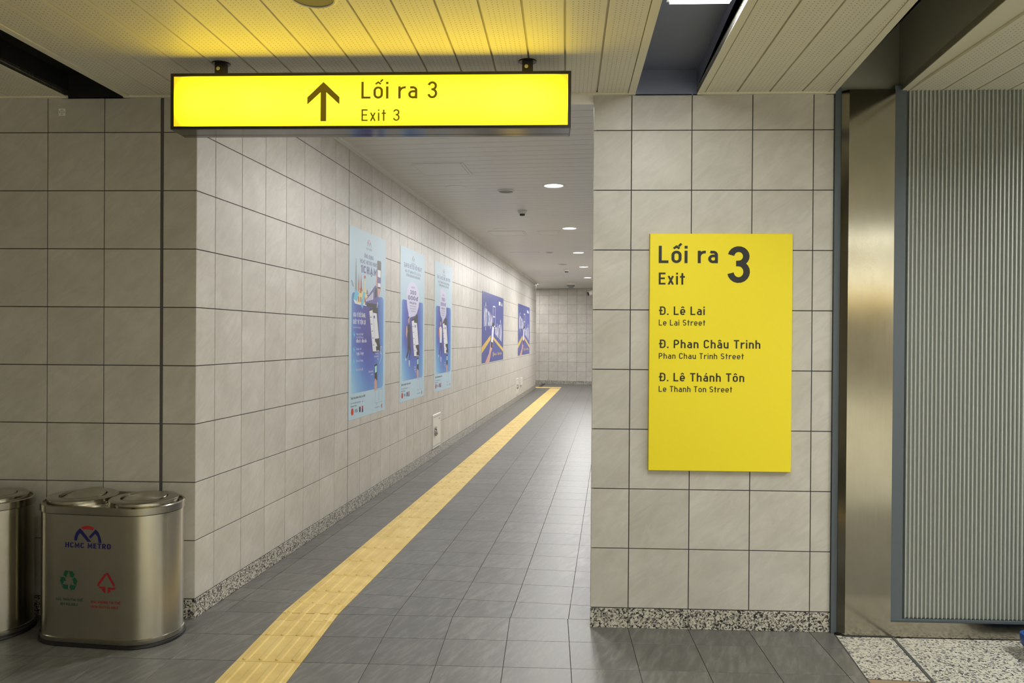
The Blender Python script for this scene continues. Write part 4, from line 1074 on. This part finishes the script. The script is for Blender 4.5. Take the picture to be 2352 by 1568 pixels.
fp = thing('fluted_screen', 'tall pale metal screen of narrow vertical flutes right of the steel column', 'screen', (1.780, D, 0))
b = MB(); b.box(0, 4.2, -.020, .055, .088, HC+.0, M_FLUTEB); b.build('backing_panel', fp)
def fl_mesh():
    b = MB()
    # one flute: a thin proud fin on the left and a shallow sloping pan to its right
    pts = [(0, 0), (0, -.016), (.0032, -.016), (.0042, -.006), (.0185, -.0015), (.0198, 0)]
    b.prism(pts, .092, HC-.001, M_FLUTE); return b.mesh('flute')
fm = fl_mesh()
for k in range(120): link('flute', fm, fp, (.012+.0199*k, -.0203, 0))
b = MB(); b.box(-.06, 4.2, -.040, .05, .076, .088, M_POST); b.box(-.06, 4.2, -.043, -.040, .084, .090, M_POST); b.build('bottom_rail', fp)
b = MB(); b.box(-.061, 4.2, -.045, .04, .0, .0755, M_COLS); b.build('kick_plate', fp)

# low blue plastic crate at the right picture edge
bc = thing('blue_crate', 'low blue plastic box with rounded corners at the right picture edge', 'box', (2.46, 3.52, 0))
b = MB()
rr = lambda x, y, r, z: [(px, py, z) for px, py in rrect(-x, -y, x, y, r, 5)]
b.loft([rr(.175, .10, .03, .0), rr(.20, .115, .04, .018), rr(.222, .135, .05, .05), rr(.228, .138, .05, .094), rr(.226, .136, .05, .1), rr(.216, .126, .045, .1), rr(.214, .124, .045, .03)], M_BLUEP, True, True, True)
b.build('shell', bc)
b = MB(); wm = mat('pale_mark', (200, 212, 224), .5)  # pale strips painted on the shell as small highlights
b.T = lambda a, c_: (a, -.1392, c_)
b.strip([(-.17, .056), (-.12, .056)], .005, wm); b.T = lambda a, c_: (a, -.1395, c_); b.strip([(-.165, .092), (-.158, .088)], .006, wm); b.strip([(-.15, .094), (-.08, .094)], .004, wm)
b.build('painted_highlights', bc)

# ------------------------------------------------------------------ ceiling fittings
def ring_light(label, p, r, on=True, group='round downlights along the passage ceiling', dia=None):
    q = thing('downlight', label, 'ceiling light', p, 0, group)
    b = MB(); b.lathe([(r-.012, 0), (r-.004, -.006), (r+.012, -.004), (r+.014, 0)], (0, 0, 0), M_CEIL2, 28); b.build('trim_ring', q)
    b = MB(); b.lathe([(r-.010, -.001), (0.001, -.001)], (0, 0, 0), M_LAMP if on else M_CEIL2, 28); b.build('diffuser', q)
    return q
names = ['hidden above the yellow box sign', 'nearest one in view', 'second in view down the passage', 'third in view down the passage', 'fourth in view down the passage', 'farthest of the row, touching the pier edge']
for i, s in enumerate(LAMP_S):
    ring_light('lit round downlight in the passage ceiling, '+names[i], CU(1.53, s, HC2-.001), .105)
ring_light('lit round downlight just beyond the far bend of the left wall', CU(-.05, 18.2, HC2-.001), .105)
def disc(name, label, cat, p, r, t, m, group=None, m2=None):
    q = thing(name, label, cat, p, 0, group)
    b = MB(); b.lathe([(r*.82, 0), (r, -.0), (r, -t*.6), (r*.9, -t), (r*.84, -t*.7)], (0, 0, 0), m, 36); b.build('rim', q)
    b = MB(); b.lathe([(r*.86, -t*.55), (.001, -t*.62)], (0, 0, 0), m2 or m, 36); b.build('grille', q); return q
disc('ceiling_speaker', 'round ceiling speaker cut by the top picture edge above the yellow sign', 'speaker', (-.838, 2.72, HC), .090, .008, M_CEIL, None, mat('speaker_mesh', (120, 116, 100), .6))
disc('ceiling_speaker', 'white round speaker nearly flush in the passage ceiling, behind the square hatch', 'speaker', (-.896, 7.85, HC2), .118, .004, M_CEIL2, 'round passage ceiling fittings')
disc('air_valve', 'grey round air valve proud of the ceiling, left of the nearest downlight', 'vent', (-.39, 8.01, HC2), .088, .016, M_CEIL2, 'round passage ceiling fittings', mat('grey_mesh', (150, 150, 152), .6))
disc('ceiling_speaker', 'faint round speaker beside the farther square hatch', 'speaker', (-.60, 10.92, HC2), .118, .004, M_CEIL2, 'round passage ceiling fittings')
disc('air_valve', 'small round vent far down the passage ceiling, left of the third downlight', 'vent', (.13, 13.8, HC2), .07, .012, M_CEIL2, 'round passage ceiling fittings', mat('grey_mesh', (150, 150, 152), .6))
disc('air_valve', 'thin dark round vent far down the passage ceiling, near the farther detector', 'vent', (.43, 16.0, HC2), .10, .012, M_CEIL2, 'round passage ceiling fittings', mat('grey_mesh', (150, 150, 152), .6))
def hatch(label, cu, w, l, lit=None):
    q = thing('access_hatch', label, 'hatch', CU(cu[0], cu[1], HC2), -PHI, 'access hatches in the passage ceiling')
    b = MB(); t = .008
    for x0, x1, y0, y1 in ((-w/2, w/2, -l/2, -l/2+t), (-w/2, w/2, l/2-t, l/2), (-w/2, -w/2+t, -l/2+t, l/2-t), (w/2-t, w/2, -l/2+t, l/2-t)):
        b.box(x0, x1, y0, y1, -.004, .0, M_CEIL2)
    b.box(w/2+.012, w/2+.030, -l/2, l/2, -.006, 0, M_CEIL2)
    b.build('hatch_frame', q)
    b = MB(); b.box(-w/2+t+.002, w/2-t-.002, -l/2+t+.002, l/2-t-.002, -.0025, 0, lit or M_CEIL2); b.build('hatch_door', q)
hatch('square hatch framed in the passage ceiling, nearest one below the yellow sign', (.55, 3.22), .44, .48)
hatch('square hatch in the middle of the passage ceiling, left of the second downlight', (.58, 7.55), .50, .50)
hatch('small framed hatch beside the second downlight', (1.20, 7.55), .30, .45)
hatch('flat hatch high in the passage ceiling near the third downlight', (.55, 10.2), .5, .3)
hatch('pale framed panel in the ceiling shortly before the bend', (.65, 15.7), .55, .6)
hatch('wide flat hatch in the ceiling right of the farther detector', (1.45, 17.1), .9, .5)
def detector(label, p, r=.05):
    q = thing('smoke_detector', label, 'detector', p, 0, 'smoke detectors in the passage ceiling')
    b = MB(); b.lathe([(r*1.1, 0), (r*1.1, -.012), (r*.95, -.016), (r*.9, -.03), (r*.62, -.042), (0.001, -.044)], (0, 0, 0), M_WHITE, 24); b.build('housing', q)
    b = MB(); b.lathe([(r*.6, -.043), (r*.55, -.062), (.001, -.064)], (0, 0, 0), M_DARK, 20); b.build('sensor', q)
detector('white smoke detector hanging between the first and second downlights', (-.25, 9.28, HC2), .055)
detector('small white smoke detector far down the passage near the bend', (.55, 17.3, HC2), .07)
cc = thing('dome_camera', 'white dome camera on the ceiling in front of the end wall', 'camera', (.80, 21.3, HC2))
b = MB(); b.lathe([(.13, 0), (.13, -.05), (.11, -.07)], (0, 0, 0), M_WHITE, 24); b.build('mount', cc)
b = MB(); b.lathe([(.11, -.065), (.10, -.11), (.06, -.145), (.001, -.155)], (0, 0, 0), mat('smoked_dome', (120, 120, 118), .2), 24); b.build('dome', cc)
cv = thing('bullet_camera', 'white tube camera angled down at the top right of the end wall', 'camera', (1.62, 21.8, 2.80))
b = MB(); b.tube((.10, 0, .06), (-.30, -.1, -.08), .065, M_WHITE, 18); b.build('housing', cv)
b = MB(); b.tube((-.30, -.1, -.08), (-.33, -.108, -.0905), .055, M_DARK, 18); b.build('lens', cv)
b = MB(); b.tube((.10, 0, .06), (.16, 0, HC2-2.80), .02, M_WHITE, 12); b.build('bracket', cv)

# strip lamps in the hall troughs and the long rows behind the camera
for i, (x, y, p_) in enumerate(HALL):
    lab = ('white strip lamp in the ceiling trough above the pier, seen at the top edge', 'strip lamp in the right-hand trough, above the fluted screen')[i]
    q = thing('strip_lamp', lab, 'ceiling light', (x, y, HC+.07), 0, 'strip lamps in the ceiling troughs')
    b = MB(); b.box(-.125, .125, -.60, .60, .012, .045, M_WHITE); b.build('casing', q)
    b = MB(); b.box(-.115, .115, -.59, .59, .0, .012, M_LAMPW); b.build('diffuser', q)
for i, (y, p_) in enumerate(ROWL):
    q = thing('row_lamp', 'long hall ceiling lamp behind the camera, %s row back, mirrored in the steel column' % ('first', 'second', 'third', 'fourth')[i], 'ceiling light', (4.9, y, HC-.10), 0, 'long lamps across the hall ceiling behind the camera')
    b = MB(); b.box(-3.75, 3.75, -.085, .085, .008, .028, M_WHITE); [b.box(xh-.01, xh+.01, -.01, .01, .028, .098, M_WHITE) for xh in (-3, 0, 3)]; b.build('casing', q)
    b = MB(); b.box(-3.72, 3.72, -.07, .07, .0, .008, M_LAMPW); b.build('diffuser', q)
sg2 = thing('hall_sign', 'backlit yellow sign of the hall behind the camera, mirrored in the steel column', 'sign', (6.9, -9.0, 2.44), pi)
b = MB(); b.box(-1.4, 1.4, .004, .14, -.15, .15, M_FRAME); b.build('frame', sg2)
b = MB(); b.box(-1.38, 1.38, 0, .004, -.135, .135, mat('backlit_yellow_plain', (255, 214, 30), .4, emit=1.6)); b.build('lit_face', sg2)
b = MB(); b.box(-.6, -.55, .05, .08, .15, HC-2.44, M_FRAME); b.box(.55, .6, .05, .08, .15, HC-2.44, M_FRAME); b.build('hanger', sg2)
